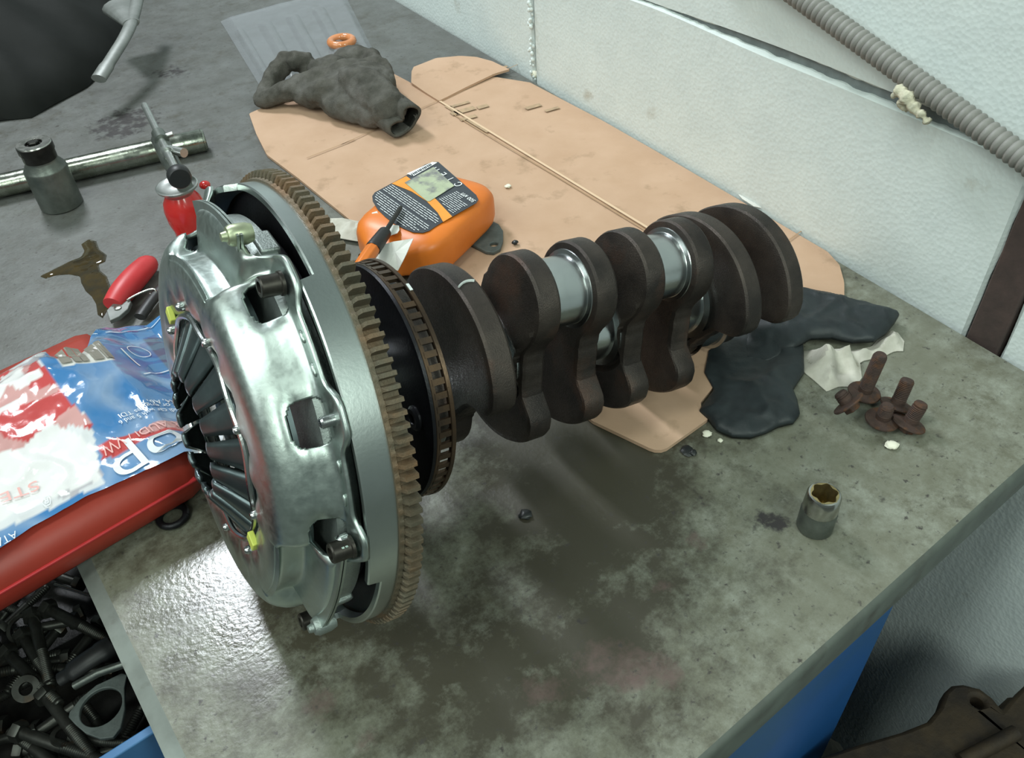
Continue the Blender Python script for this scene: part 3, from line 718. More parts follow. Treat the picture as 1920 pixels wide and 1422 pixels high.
for x, y, l, w, an in ((862, 196, 36, .0030, 0), (868, 208, 44, .0055, 0), (878, 221, 30, .0040, 0), (905, 200, 20, .0045, 0), (938, 128, 26, .0030, 0), (905, 118, 20, .0025, 0), (1000, 200, 28, .0040, 0), (1035, 205, 26, .0030, 1), (895, 236, 40, .0022, 2), (850, 206, 26, .0035, 2)):
    a1 = (x - l / 2, y + l * .14); b1 = (x + l / 2, y - l * .14)
    if an == 2: a1 = (x - l / 2, y - l * .3); b1 = (x + l / 2, y + l * .3)
    obj('smudge', strip(a1, b1, w, .0055, .0003), M_treadp, card, smooth=0)

# ------------------------------------------------------------------ orange bottle lying on its side
BX = Vector((-.527, -.85, 0)).normalized()
bo = Vector((-.0400, .8040, .0042))
bot = thing('oil_bottle', 'orange plastic bottle lying on its side with dark text label upward', 'bottle', mat=frame(bo, BX))
def bottle():
    """superellipse sections along local x; y is width, z is height"""
    V, Fc = [], []; n = 40
    secs = [(0, .30), (.002, .55), (.006, .76), (.013, .91), (.022, .975), (.035, 1.0), (.075, 1.0), (.105, .995), (.118, .95), (.127, .85), (.134, .68), (.140, .50), (.144, .40), (.150, .37), (.158, .37)]
    for x, k in secs:
        hy = .0525 * k if x < .12 else max(.0525 * k, .016)
        hz = .0235 * (k ** .8) if x < .12 else max(.0235 * k, .0145)
        for i in range(n):
            q = 2 * PI * i / n; c, s_ = math.cos(q), math.sin(q)
            V.append((x, hy * math.copysign(abs(c) ** .42, c), .0235 + hz * math.copysign(abs(s_) ** .46, s_)))
    for k in range(len(secs) - 1):
        for i in range(n): Fc.append([k * n + i, k * n + (i + 1) % n, k * n + n + (i + 1) % n, k * n + n + i])
    Fc.append(list(range(n))[::-1])
    return V, Fc
obj('bottle_body', bottle(), M_orange, bot, smooth=60)
obj('bottle_cap', shift(xf(lathe([(0, 0), (.0175, 0), (.0185, .002), (.0185, .020), (.0165, .022), (0, .022)], 32), Matrix.Rotation(PI / 2, 4, 'Y')), .152, 0, .0235), M_black, bot)
def bl(px, py):
    q = bot.matrix_world.inverted() @ P(px, py, .0512); return (q.x, q.y)
LAB = [bl(*q) for q in [(812, 304), (822, 304), (893, 366), (897, 375), (893, 381), (821, 422), (805, 433), (793, 437), (775, 436), (757, 429), (738, 419), (722, 407), (708, 393), (699, 378), (698, 368), (703, 361), (755, 333), (797, 309)]]
def flat(poly, z, name, mm, par, th=.0003, **kw): return obj(name, prism(poly, z - th, z), mm, par, smooth=0, **kw)
LZ = .0472
lab = flat(LAB, LZ, 'label_film', M_label, bot)
flat([bl(*q) for q in [(762, 331), (735, 345), (772, 360), (800, 378), (821, 400), (831, 417), (848, 407), (818, 375), (790, 352)]], LZ + .0004, 'label_band', M_labor, lab)
flat([bl(*q) for q in [(811, 305), (820, 306), (776, 331), (763, 327)]], LZ + .0006, 'barcode_patch', M_printw, lab)
for k in range(13):
    f = k / 13; x0, y0 = 770 + 38 * f, 328 - 20.5 * f
    a, b, c, d_ = bl(x0, y0), bl(x0 + 1.5 + (k % 3) * .5, y0 - 1), bl(x0 + 5.2 + (k % 3) * .5, y0 + 1.6), bl(x0 + 3.6, y0 + 2.6)
    flat([a, b, c, d_], LZ + .0008, 'barcode_bar', M_label, lab, .0002)
flat([bl(*q) for q in [(759, 344), (813, 315), (852, 350), (806, 379), (801, 379)]], LZ + .0009, 'sticker', M_sticker, bot)
rows = []
dv = (Vector(bl(830, 420)) - Vector(bl(760, 372))).normalized()      # writing direction across the bottle
BAND = [bl(*q) for q in [(762, 331), (735, 345), (772, 360), (800, 378), (821, 400), (831, 417), (848, 407), (818, 375), (790, 352)]]
STK = [bl(*q) for q in [(759, 344), (813, 315), (852, 350), (806, 379), (801, 379)]]
def rowspan(p0, k, clear):
    ts = [t * .0005 for t in range(*k)]
    ok = [t for t in ts if inside(p0 + dv * t, LAB) and edge_dist(p0 + dv * t, LAB) > .0028 and all(not inside(p0 + dv * t, q) and edge_dist(p0 + dv * t, q) > .0022 for q in clear)]
    return (min(ok), max(ok)) if len(ok) > 8 else None
def textrow(p0, t0, t1, h):
    g = []; x = t0; n_ = Vector((-dv.y, dv.x))
    while x < t1 - .001:
        w = min(random.uniform(.003, .010), t1 - x); a = p0 + dv * x; b = p0 + dv * (x + w)
        g.append(([(*(a - n_ * h), LZ + .0006), (*(b - n_ * h), LZ + .0006), (*(b + n_ * h), LZ + .0006), (*(a + n_ * h), LZ + .0006)], [[0, 1, 2, 3]])); x += w + .0011
    return join(*g)
c0_ = Vector(bl(779, 378)); dn_ = Vector((-dv.y, dv.x)); dn_ = dn_ if dn_.x > 0 else -dn_
for k in range(20):
    sp = rowspan(c0_ + dn_ * (.0028 * k), (-240, 241), [BAND])
    if sp and k != 5: obj('text_row', textrow(c0_ + dn_ * (.0028 * k), sp[0], sp[1] - (.012 if k in (4, 9, 13) else 0), .00048), M_print, lab, smooth=0)
c1_ = Vector(bl(843, 400))
for k in range(12):
    sp = rowspan(c1_ - dn_ * (.0026 * k), (-56, 120), [BAND, STK])
    if sp and sp[1] - sp[0] > .006: obj('text_row', textrow(c1_ - dn_ * (.0026 * k), sp[0], sp[1] - (.014 if k > 8 else 0), .00045), M_print, lab, smooth=0)
def label_text(txt, px, py, size, rot180=False, mm=None, squash=1.0):
    g = glyphs(txt, size); p0 = Vector(bl(px, py)); d2 = dv if not rot180 else -dv; n_ = Vector((-d2.y, d2.x))
    return obj('lettering', ([(p0.x + d2.x * v[0] + n_.x * v[1] * squash, p0.y + d2.y * v[0] + n_.y * v[1] * squash, LZ + .0007) for v in g[0]], g[1]), mm or M_printw, lab, smooth=0)
label_text('500 мл', 893, 378, .0070, True)
label_text('С  Т  Е  П', 870, 347, .0115, True)

# grey flange plate half under the bottle
pl = [(900, 410), (918, 412), (935, 420), (943, 432), (943, 452), (938, 466), (925, 473), (910, 471), (880, 455), (855, 448), (860, 425)]
plp = [(q[0], q[1]) for q in zs(pl, .0085)]
hc = P(926, 458, .0085)
def plate_with_hole(poly, c, r, z0, z1, n=20):
    bm = bmesh.new(); vs = [bm.verts.new((x, y, z1)) for x, y in poly]; hs = [bm.verts.new((c[0] + r * math.cos(2 * PI * i / n), c[1] + r * math.sin(2 * PI * i / n), z1)) for i in range(n)]
    es = [bm.edges.new((vs[i], vs[(i + 1) % len(vs)])) for i in range(len(vs))] + [bm.edges.new((hs[i], hs[(i + 1) % n])) for i in range(n)]
    bmesh.ops.triangle_fill(bm, use_beauty=True, use_dissolve=False, edges=es)
    for f in list(bm.faces):
        q = f.calc_center_median()
        if math.hypot(q.x - c[0], q.y - c[1]) < r * .9: bm.faces.remove(f)
    r_ = bmesh.ops.extrude_face_region(bm, geom=bm.faces[:])
    for v in r_['geom']:
        if isinstance(v, bmesh.types.BMVert): v.co.z = z0
    V = [tuple(v.co) for v in bm.verts]; bm.verts.index_update(); Fc = [[v.index for v in f.verts] for f in bm.faces]; bm.free()
    return V, Fc
solo('flange_plate', plate_with_hole(plp, hc, .0042, .0046, .0085), M_gask, 'grey metal flange plate with one bolt hole, half under the orange bottle', 'plate', bevel=.0007)

# paper scraps and screwdriver by the bottle
def crumple(poly, z, base, amp, s, seed, res=.0025, edge=.012, thick=.0006):
    pp = [(q[0], q[1]) for q in zs(poly, z)]
    def h(x, y, e):
        k = min(1, e / edge)
        return base + amp * k * (.45 + .55 * ridge(x, y, s, seed) + .35 * nz(x, y, s * 2.3, seed + 3)) * (k ** .3)
    return sheet(pp, res, h, thick)
solo('paper_strip', crumple([(615, 405), (640, 404), (680, 412), (705, 420), (716, 432), (718, 448), (700, 452), (660, 446), (632, 441)], .008, .0048, .008, 60, 4), M_rag, 'long crumpled off-white paper strip between flywheel teeth and orange bottle', 'paper', smooth=30)
solo('paper_scrap', ([tuple(P(x, y, z)) for x, y, z in [(697, 399, .050), (707, 396, .051), (713, 412, .050), (711, 428, .046), (703, 433, .044), (701, 415, .048)]], [[0, 1, 2, 3, 4, 5]]), M_paper, 'small translucent paper scrap stuck upright on the near left corner of orange bottle', 'paper', mods=(('thick', 'SOLIDIFY', dict(thickness=.0005)),), smooth=0)
def bent(name, pts, label):
    V = [tuple(P(x, y, z)) for x, y, z in pts]; c = tuple(sum(v[i] for v in V) / len(V) for i in range(3))
    V.append(c); n = len(pts)
    return solo(name, (V, [[i, (i + 1) % n, n] for i in range(n)]), M_paper, label, 'paper', mods=(('thick', 'SOLIDIFY', dict(thickness=.0006)),), smooth=0)
bent('paper_tag', [(702, 470, .050), (718, 459, .054), (738, 453, .057), (758, 450, .058), (775, 447, .058), (768, 462, .056), (762, 476, .053), (754, 492, .048), (746, 508, .040), (728, 500, .044), (704, 490, .046)], 'white torn paper tag lying against the near side of orange bottle')
bent('paper_tag', [(722, 424, .053), (735, 421, .053), (748, 423, .0525), (749, 431, .0525), (745, 437, .053), (735, 440, .053), (724, 446, .053), (718, 438, .053)], 'white folded paper tag under the screwdriver shaft on orange bottle')
sd = thing('screwdriver', 'small screwdriver with orange handle and black grip resting on orange bottle', 'screwdriver', P(716, 447, .060))
s0 = sd.location
tipp, gr1, gr0, hd = P(752, 388, .056) - s0, P(722, 436, .060) - s0, P(700, 466, .062) - s0, P(668, 512, .062) - s0
obj('shaft', tube([tipp, tipp + (gr1 - tipp) * .08, gr1], [.0016, .0023, .0023], 12), M_blacksock, sd)
obj('grip', tube([gr1 + (tipp - gr1) * .02, gr1, gr0, gr0 + (hd - gr0) * .03], [.0045, .0062, .0074, .0070], 16), M_black, sd, bevel=.0004)
obj('handle', tube([gr0, gr0 + (hd - gr0) * .1, hd], [.0066, .0072, .0066], 8), M_orange, sd, bevel=.0008)

# ------------------------------------------------------------------ knitted glove and clear packaging at the back of the bench
gl = thing('work_glove', 'crumpled dark grey knitted work glove lying on the cardboard edge', 'glove', P(640, 175))
g0 = gl.location
def gp3(L): return [P(x, y, z) - g0 for x, y, z in L]
parts = []
parts.append(capsule(gp3([(497, 183, .014), (515, 148, .026), (538, 122, .038), (556, 120, .042)]), (.012, .013, .013, .012)))
parts.append(capsule(gp3([(556, 122, .040), (578, 122, .036), (588, 136, .028), (580, 148, .022)]), (.014, .0145, .013, .011)))
parts.append(capsule(gp3([(494, 190, .012), (525, 184, .017), (560, 172, .024), (600, 160, .030)]), (.0115, .013, .017, .019)))
parts.append(capsule(gp3([(570, 188, .018), (600, 182, .026), (640, 172, .030)]), (.013, .017, .020)))
for x, y, z, a, b, c in ((620, 140, .030, .042, .030, .024), (655, 150, .034, .050, .036, .028), (690, 160, .034, .040, .036, .028), (668, 118, .028, .046, .030, .020), (660, 190, .024, .045, .025, .022), (706, 140, .034, .030, .030, .024), (705, 190, .026, .034, .026, .022)):
    q = P(x, y, z) - g0; parts.append(ball(q, a * .72, b * .72, c * .8, 10))
parts.append(capsule(gp3([(672, 160, .040), (700, 182, .036), (728, 208, .030)]), (.024, .027, .024)))
parts.append(capsule(gp3([(700, 120, .034), (716, 138, .034), (720, 165, .030)]), (.014, .015, .018)))
parts.append(capsule(gp3([(592, 186, .016), (640, 206, .018), (700, 222, .018)]), (.013, .017, .016)))
gl.location.z += .005
tx = bpy.data.textures.new('knit_folds', 'CLOUDS'); tx.noise_scale = .022
obj('glove_body', join(*parts), M_glove, gl, smooth=180, mods=REMESH(.0026) + (('folds', 'DISPLACE', dict(texture=tx, strength=.010, mid_level=.5)),))
# cuff: an open, dented sleeve end
c0, c1 = P(716, 196, .030) - g0, P(757, 226, .027) - g0
dax = (c1 - c0).normalized(); sx = dax.cross(Vector((0, 0, 1))).normalized(); sz = sx.cross(dax)
def cuff(k):
    V, Fc = [], []; n = 40
    for j in range(6):
        f = j / 5; c = c0 + (c1 - c0) * f
        for i in range(n):
            q = 2 * PI * i / n; rr = (.026 - .001 * f) * k; dent = max(0, math.cos(q - .9)) ** 3 * .022 * f + max(0, math.cos(q - 4.0)) ** 4 * .006 * f
            r_ = rr - dent + .001 * math.sin(5 * q)
            V.append(tuple(c + sx * (r_ * math.cos(q) * 1.05) + sz * (r_ * math.sin(q) * .85)))
    for j in range(5):
        for i in range(n): Fc.append([j * n + i, j * n + (i + 1) % n, j * n + n + (i + 1) % n, j * n + n + i])
    return V, Fc
obj('cuff', cuff(1.0), M_glove, gl, smooth=180, mods=(('thick', 'SOLIDIFY', dict(thickness=.004, offset=-1)),))
obj('cuff_inside', join(cuff(.82)), M_glovein, gl, smooth=180)  # inner sleeve coloured near black, so the cuff opening is darker
tq = [P(x, y, .003) for x, y in [(413, 38), (640, -24), (716, 124), (503, 186)]]
def tray():
    V, Fc = [], []; nu, nv = 90, 40
    for j in range(nv + 1):
        for i in range(nu + 1):
            u, v = i / nu, j / nv
            p = (tq[0] * (1 - u) + tq[1] * u) * (1 - v) + (tq[3] * (1 - u) + tq[2] * u) * v
            e = min(u, 1 - u, v, 1 - v)
            rib_ = max(0, math.sin(u * PI * 9)) ** .5 if .25 < v < .95 and .05 < u < .80 else 0
            z = .0016 + .010 * min(1, e / .06) + .006 * rib_ * min(1, max(0, min((v - .25) / .05, (.95 - v) / .05))) + .001 * nz(p.x, p.y, 30, 2)
            V.append((p.x, p.y, z))
    w_ = nu + 1
    for j in range(nv):
        for i in range(nu): Fc.append([j * w_ + i, j * w_ + i + 1, j * w_ + w_ + i + 1, j * w_ + w_ + i])
    return V, Fc
solo('blister_tray', tray(), M_clear, 'clear ribbed plastic packaging tray behind the grey glove', 'packaging', smooth=60)
rc = P(641, 80, .016)
rg = [(rc.x + .0165 * math.cos(2 * PI * i / 40), rc.y + .0165 * math.sin(2 * PI * i / 40), rc.z + .002) for i in range(41)]
solo('rubber_ring', tube(rg, .0058, 12, False), M_amber, 'amber orange ring lying on the clear plastic tray', 'ring', smooth=180)

# ------------------------------------------------------------------ left of the flywheel
so = thing('tall_socket', 'tall grey impact socket with dark stepped top standing before the steel bar', 'socket', P(117, 384))
obj('socket_body', lathe([(0, 0), (.0215, 0), (.0232, .0015), (.0232, .047), (.0225, .049), (.0175, .0565), (.0175, .059)], 48), M_sockg, so, smooth=35)
obj('socket_top', lathe([(.0172, .058), (.0178, .060), (.0178, .067), (.0190, .069), (.0190, .0765), (.0180, .0778), (.0088, .0778), (.0085, .0755), (0, .0755)], 48), M_blacksock, so, smooth=35)
obj('socket_rim', lathe([(.0188, .0766), (.0180, .0782), (.0096, .0782), (.0092, .0772)], 48), M_sock, so, smooth=35)
obj('drive_end', lathe([(0, .0750), (.0062, .0750), (.0062, .0792), (.0052, .0800), (0, .0800)], 6, .3), M_blacksock, so, smooth=20)
b1, b2 = P(385, 262, .014), P(-60, 362, .014)
ba = thing('steel_bar', 'thick polished steel bar lying behind the tall grey socket', 'bar', P(300, 280))
L0 = ba.location
dirb = (b2 - b1).normalized()
obj('bar_shaft', tube([b1 - L0, b1 + dirb * .002 - L0, b1 + dirb * .10 - L0, b2 - L0], [.0128, .0138, .0138, .0130], 32), M_bar, ba, smooth=35)
obj('bar_end', shift(tube([b1 - dirb * .0005 - L0, b1 + dirb * .003 - L0], [.0105, .0141], 32), 0, 0, 0), M_blacksock, ba, smooth=35)
solo('flat_strip', xf(box(-.085, .085, -.006, .006, 0, .003), frame(P(95, 348, .0003) + Vector((-.02, 0, 0)), (P(180, 326) - P(100, 349)))), M_sockg, 'thin flat steel strip in front of the thick steel bar', 'strip', bevel=.0004)
solo('flat_strip', xf(box(-.10, .10, -.009, .009, 0, .004), frame(P(-20, 366, .0003), (P(180, 326) - P(100, 349)))), M_lever, 'wide grey steel strip at left frame edge under the steel bar', 'strip', bevel=.0006)

oc = thing('pump_oil_can', 'red pump oil can with pale dish top and black knobbed lever', 'oil can', P(388, 506))
z1 = .093
obj('can_body', lathe([(0, 0), (.0155, 0), (.0162, .002), (.0168, .052), (.0192, .062), (.0195, .074), (.0178, .082), (.0130, z1 - .003)], 48), M_red, oc, smooth=40)
obj('dish_top', lathe([(.0130, z1 - .004), (.0142, z1 - .001), (.0192, z1 + .003), (.0198, z1 + .0052), (.0186, z1 + .0058), (.014, z1 + .0040), (.005, z1 + .0058), (0, z1 + .006)], 48), M_can, oc, smooth=40)
tpo = Vector((oc.location.x, oc.location.y, 0))
def oq(px, py, z): return P(px, py, z) - tpo
kn, far = oq(337, 333, .121), oq(271, 198, .112)
ld = (far - kn).normalized()
obj('lever_rod', tube([kn, far], .0036, 12), M_can, oc, smooth=40)
obj('lever_knob', xf(lathe([(0, -.004), (.009, -.0035), (.0105, -.001), (.0105, .006), (.009, .009), (.004, .010), (0, .010)], 32), frame(kn, (1, 0, 0), ld)), M_black, oc, smooth=40)
obj('pump_barrel', tube([oq(300, 262, .112), oq(318, 300, .108), oq(345, 345, .101)], [.0085, .0085, .0075], 20), M_sockg, oc, smooth=40)
obj('collar', tube([kn + ld * .092, kn + ld * .112], .0068, 16), M_sockg, oc, smooth=40)
obj('collar', tube([kn + ld * .060, kn + ld * .066], .0060, 16), M_can, oc, smooth=40)
obj('thumb_screw', tube([kn + ld * .100, kn + ld * .100 + Vector((.012, .004, .002))], .0026, 10), M_can, oc, smooth=40)
obj('thumb_screw', tube([kn + ld * .070 + Vector((.004, 0, 0)), kn + ld * .058 + Vector((.016, -.002, .001))], [.004, .0045], 12), M_can, oc, smooth=40)
obj('spout_cap', shift(ball((0, 0, 0), .0055, .0055, .004, 8), *oq(384, 347, .080)), M_red, oc, smooth=180)

pr = thing('pliers', 'red handled pliers with wire spring lying beside the oil puddle', 'pliers', P(250, 530))
p0 = pr.location
hp = smoothpath([P(212, 572, .011) - p0, P(232, 545, .0125) - p0, P(258, 515, .0125) - p0, P(285, 487, .011) - p0], 6)
nr = len(hp); hr = [.0085 + .0048 * math.sin(PI * min(1, .12 + .75 * i / (nr - 1))) for i in range(nr)]
hr[-1] = .0055; hr[-2] = .0095
obj('handle', tube(hp, hr, 20, True, .85), M_redplastic, pr, smooth=60)
obj('handle', tube([v + Vector((.030, -.018, -.003)) for v in hp[:14]], [.006] * 14, 14, True, .7), M_black, pr, smooth=60)
jp = [(q[0] - p0.x, q[1] - p0.y) for q in zs([(200, 583), (212, 570), (226, 560), (240, 555), (246, 566), (240, 580), (224, 594), (206, 602)], .012)]
obj('jaw', prism(jp, .008, .0125), M_lever, pr, bevel=.0006)
ce = P(221, 578, .0125) - p0
obj('pivot', shift(lathe([(.0035, 0), (.0035, .0012), (.0018, .0016), (.0015, .0008), (0, .0008)], 20), *ce), M_sock, pr, smooth=40)
obj('wire_spring', tube(smoothpath([P(x, y, z) - p0 for x, y, z in [(238, 563, .014), (258, 552, .015), (278, 544, .015), (290, 543, .0145), (292, 549, .013), (286, 553, .012), (281, 551, .012)]], 5), .0011, 8), M_sock, pr, smooth=180)

# oil spill
def puddle(poly, seed, res=.0022):
    pp = [(q[0], q[1]) for q in zs(poly, .0006)]
    return sheet(pp, res, lambda x, y, e: .0003 + .0014 * min(1, e / .004) ** .5 + .0003 * nz(x, y, 160, seed))
SP = [(75, 518), (100, 505), (130, 490), (152, 482), (158, 470), (152, 458), (166, 448), (180, 452), (186, 468), (200, 478), (197, 490), (184, 496), (188, 508), (200, 518), (206, 535), (212, 552), (205, 575), (192, 596), (183, 590), (180, 570), (172, 556), (160, 545), (152, 530), (150, 518), (130, 514), (104, 516), (85, 522)]
solo('oil_puddle', puddle(SP, 3), M_oil, 'glossy brown oil puddle spilt beside the red pliers', 'puddle', smooth=180)

# dark unit with a lever in the far corner
du = thing('gearbox_cover', 'large black ribbed cover in the dark far left corner of bench', 'cover', P(60, 150))
d0 = du.location
dpo = [(q[0] - d0.x, q[1] - d0.y) for q in zs([(-260, -60), (-260, 260), (-60, 236), (60, 222), (165, 165), (205, 128), (232, 85), (252, 30), (262, -60), (200, -160), (-100, -160)], .0)]
def dome(x, y, e):
    return .002 + .105 * min(1, e / .16) ** .55 + .007 * math.sin((y + .55 * x) * 55) * min(1, e / .05) + .004 * nz(x, y, 14, 2)
obj('cover_shell', sheet(dpo, .012, dome), M_sooty, du, smooth=180)
lv = smoothpath([P(185, 148, .045) - d0, P(208, 112, .055) - d0, P(236, 66, .066) - d0, P(250, 30, .072) - d0, P(262, -20, .078) - d0], 5)
obj('lever', tube(lv, [.011] * 4 + [.0095] * (len(lv) - 4), 16, True, .6), M_lever, du, smooth=50)
obj('lever_boss', tube([P(225, 14, .066) - d0, P(246, 44, .070) - d0], [.026, .012], 14, True, .5), M_lever, du, smooth=50)

# ------------------------------------------------------------------ red case with the printed bag on it
B1 = Vector((.777, .630, 0)).normalized(); B2 = Vector((-B1.y, B1.x, 0))
bc = Vector((-.2330, .4200, 0))
cs = thing('red_case', 'long red plastic case with rounded front under the printed plastic bag', 'case', mat=frame(bc, B1))
def case_body():
    prof = [(.012, .001), (.002, .012), (-.003, .026), (0, .040), (.010, .050), (.024, .054), (.185, .054), (.204, .048), (.210, .032), (.206, .006), (.200, .001)]
    V, Fc = [], []; n = len(prof)
    for x, k in ((-.62, 1), (-.012, 1), (-.003, .93), (0, .8)):
        for y, z in prof: V.append((x, .115 + (y - .115) * (.6 + .4 * k), .027 + (z - .027) * k))
    for j in range(3):
        for i in range(n): Fc.append([j * n + i, j * n + (i + 1) % n, j * n + n + (i + 1) % n, j * n + n + i])
    Fc += [list(range(n))[::-1], list(range(3 * n, 4 * n))]
    return V, Fc
obj('case_shell', case_body(), M_redbox, cs, smooth=50)
obj('case_seam', box(-.62, -.006, -.0036, .004, .0295, .0315), M_redplastic, cs, bevel=.0006)
CI = cs.matrix_world.inverted()
def bg(px, py, z=.058):
    q = CI @ P(px, py, z); return (q.x, q.y)
BAG = [bg(-90, 1090), bg(-90, 775), bg(-30, 735), bg(45, 697), bg(90, 668), bg(102, 683), bg(130, 689), bg(150, 682), bg(165, 655), bg(185, 628, .045), bg(215, 606, .035), bg(260, 588, .030), bg(298, 570, .028), bg(330, 590, .028), bg(352, 640, .028), bg(372, 720, .030), bg(388, 790, .045), bg(384, 824), bg(330, 852), bg(250, 888), bg(160, 930), bg(60, 985), bg(0, 1026)]
def bag_h(x, y, e):
    over = 1 if x < -.004 else max(0, 1 - (x + .004) / .05)
    base = .0545 * over + .014 * (1 - over) + (.016 * max(0, min(1, (x - .02) / .05)))
    if y > .205: base -= min(.03, (y - .205) * .8)
    k = min(1, e / .012)
    wr = .0075 * max(0, ridge(x * 1.0 + y * .4, y - x * .5, 17, 2.2)) ** 1.5 + .0046 * max(0, ridge(x, y, 36, 6.1)) ** 1.5 + .0009 * ridge(x * .7 + y, y * .8 - x, 80, 3.1) + .0010 * nz(x, y, 150, 1)
    base += .016 * sstep(y, .0, .12) * sstep(-x, .0, .05) * (1 - sstep(y, .13, .21))
    wr *= 1 - .62 * sstep(x, -.20, -.13)
    puff = .010 * math.exp(-((x + .16) ** 2 + (y - .10) ** 2) / .006) + .008 * math.exp(-((x + .03) ** 2 + (y - .16) ** 2) / .003)
    return base + .0012 + (wr + puff) * (.25 + .75 * k)
bagt = thing('plastic_bag', 'shiny printed blue, red and white plastic parts bag on the red case', 'bag', mat=frame(bc, B1))
sg = sheet(BAG, .0021, bag_h)
bag = obj('bag_film', sg, M_bag, bagt, smooth=180)
WHT = [bg(*q) for q in [(-90, 1090), (-90, 770), (45, 690), (92, 664), (94, 713), (118, 745), (146, 781), (182, 808), (186, 860), (196, 905), (130, 938), (0, 1000)]]
REDP = [[bg(*q) for q in [(-90, 740), (50, 720), (93, 715), (146, 781), (185, 812), (180, 825), (140, 815), (60, 905), (0, 925), (-90, 960)]], [bg(*q) for q in [(188, 845), (250, 818), (352, 755), (362, 778), (270, 832), (196, 868)]], [bg(*q) for q in [(-90, 985), (0, 950), (90, 915), (92, 924), (0, 965), (-90, 1010)]]]
WH2 = [[bg(*q) for q in [(0, 770), (20, 745), (40, 760), (10, 800)]], [bg(*q) for q in [(20, 735), (60, 720), (70, 745), (100, 732), (104, 742), (60, 770), (30, 755)]], [bg(*q) for q in [(0, 815), (58, 782), (60, 790), (0, 830)]], [bg(*q) for q in [(0, 890), (60, 860), (110, 815), (150, 830), (185, 850), (188, 900), (120, 930), (0, 985)]]]
BARC = [bg(109, 683), bg(185, 648), bg(219, 680), bg(139, 722)]
DARKR = [bg(*q) for q in [(250, 600), (300, 570), (330, 590), (360, 680), (330, 700), (290, 640)]]
cols = []
for x, y, z in sg[0]:
    n_ = nz(x, y, 30, 4); c = (.05, .18, .40)
    hz = max(0, min(1, (ridge(x, y, 22, 5.5) - .35) * 1.3)) * .5  # whitish glare haze of the shiny film, mixed into the blue
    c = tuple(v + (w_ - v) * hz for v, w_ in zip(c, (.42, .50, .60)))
    if inside((x, y), DARKR): c = (.09, .14, .22)
    if inside((x, y), WHT):
        c = (.62, .62, .64) if nz(x, y, 26, 9) > -.15 else (.42, .40, .43)
    for q in REDP:
        if inside((x, y), q): c = (.48, .07, .07) if nz(x, y, 38, 12) < .12 else (.55, .30, .29)
    for q in WH2:
        if inside((x, y), q): c = (.72, .70, .70)
    if inside((x, y), BARC): c = (.66, .64, .60)
    cols += [*c, 1]
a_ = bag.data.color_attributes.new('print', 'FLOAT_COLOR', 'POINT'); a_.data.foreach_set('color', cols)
def onbag(g, mm, name='lettering'):
    return obj(name, ([(x, y, bag_h(x, y, edge_dist((x, y), BAG)) + .0012) for x, y in g[0]], g[1]), mm, bag, smooth=0)
M_bagw = mat('bag_white_print', (.72, .74, .78), rough=.2, coat=.4); M_bagp = mat('bag_pink_print', (.75, .42, .40), rough=.2, coat=.4); M_bagk = mat('bag_grey_print', (.22, .20, .17), rough=.3)
def bagtext(txt, p, q, height, mm, stretch=1.0):
    """writing whose baseline runs from photo point p to q"""
    a, b = Vector(bg(*p)), Vector(bg(*q)); d_ = (b - a); L = d_.length; d_.normalize(); n_ = Vector((-d_.y, d_.x))
    g = glyphs(txt, 1.0); w = max(v[0] for v in g[0]); k = L / w
    return onbag(([tuple(a + d_ * (v[0] * k) + n_ * (v[1] * height)) for v in g[0]], g[1]), mm)
bagtext('FOR AUDI / VW', (358, 757), (192, 850), .013, M_bagp)
bagtext('Audi car with 5 and 6', (330, 738), (226, 800), .0068, M_bagw)
bagtext('cyl. or engines TDI', (330, 726), (226, 788), .0068, M_bagw)
bagtext('A4, A6, A8', (316, 724), (254, 762), .0075, M_bagw)
bagtext('dop', (392, 760), (205, 874), .040, M_bagw)
bagtext('STEEL', (78, 912), (-40, 965), .011, M_bagp)
bagtext('ATA', (30, 997), (-10, 1018), .009, M_bagw)
bagtext('®', (97, 934), (80, 941), .011, M_bagw)
for k in range(24):
    if k in (5, 9, 13, 14, 20): continue
    f = (k + .5) / 24; a, b = Vector(BARC[0]).lerp(Vector(BARC[1]), f), Vector(BARC[3]).lerp(Vector(BARC[2]), f)
    d_ = (Vector(BARC[1]) - Vector(BARC[0])).normalized() * (.0005 + .0005 * (k % 3))
    pts = [a.lerp(b, .08 + .84 * i / 8) for i in range(9)]
    onbag(([tuple(p - d_) for p in pts] + [tuple(p + d_) for p in pts], [[i, i + 1, i + 10, i + 9] for i in range(8)]), M_bagk, 'barcode_bar')
oc_ = [bg(268 + 18 * math.cos(q), 674 + 10.5 * math.sin(q) - 3 * math.cos(q), .035) for q in [2 * PI * i / 36 for i in range(36)]]
c_ = Vector((sum(q[0] for q in oc_) / 36, sum(q[1] for q in oc_) / 36))
onbag(([tuple(q) for q in oc_] + [tuple(c_ + (Vector(q) - c_) * .92) for q in oc_], [[i, (i + 1) % 36, 36 + (i + 1) % 36, 36 + i] for i in range(36)]), M_bagw, 'printed_ring')
for (p, q) in (((205, 637), (300, 588)), ((235, 670), (273, 708)), ((273, 708), (330, 680))):
    a, b = Vector(bg(*p, .045)), Vector(bg(*q, .035)); n_ = (b - a).normalized(); n_ = Vector((-n_.y, n_.x)) * .0005
    pts = [a.lerp(b, i / 16) for i in range(17)]
    onbag(([tuple(v - n_) for v in pts] + [tuple(v + n_) for v in pts], [[i, i + 1, i + 18, i + 17] for i in range(16)]), M_bagw, 'printed_line')

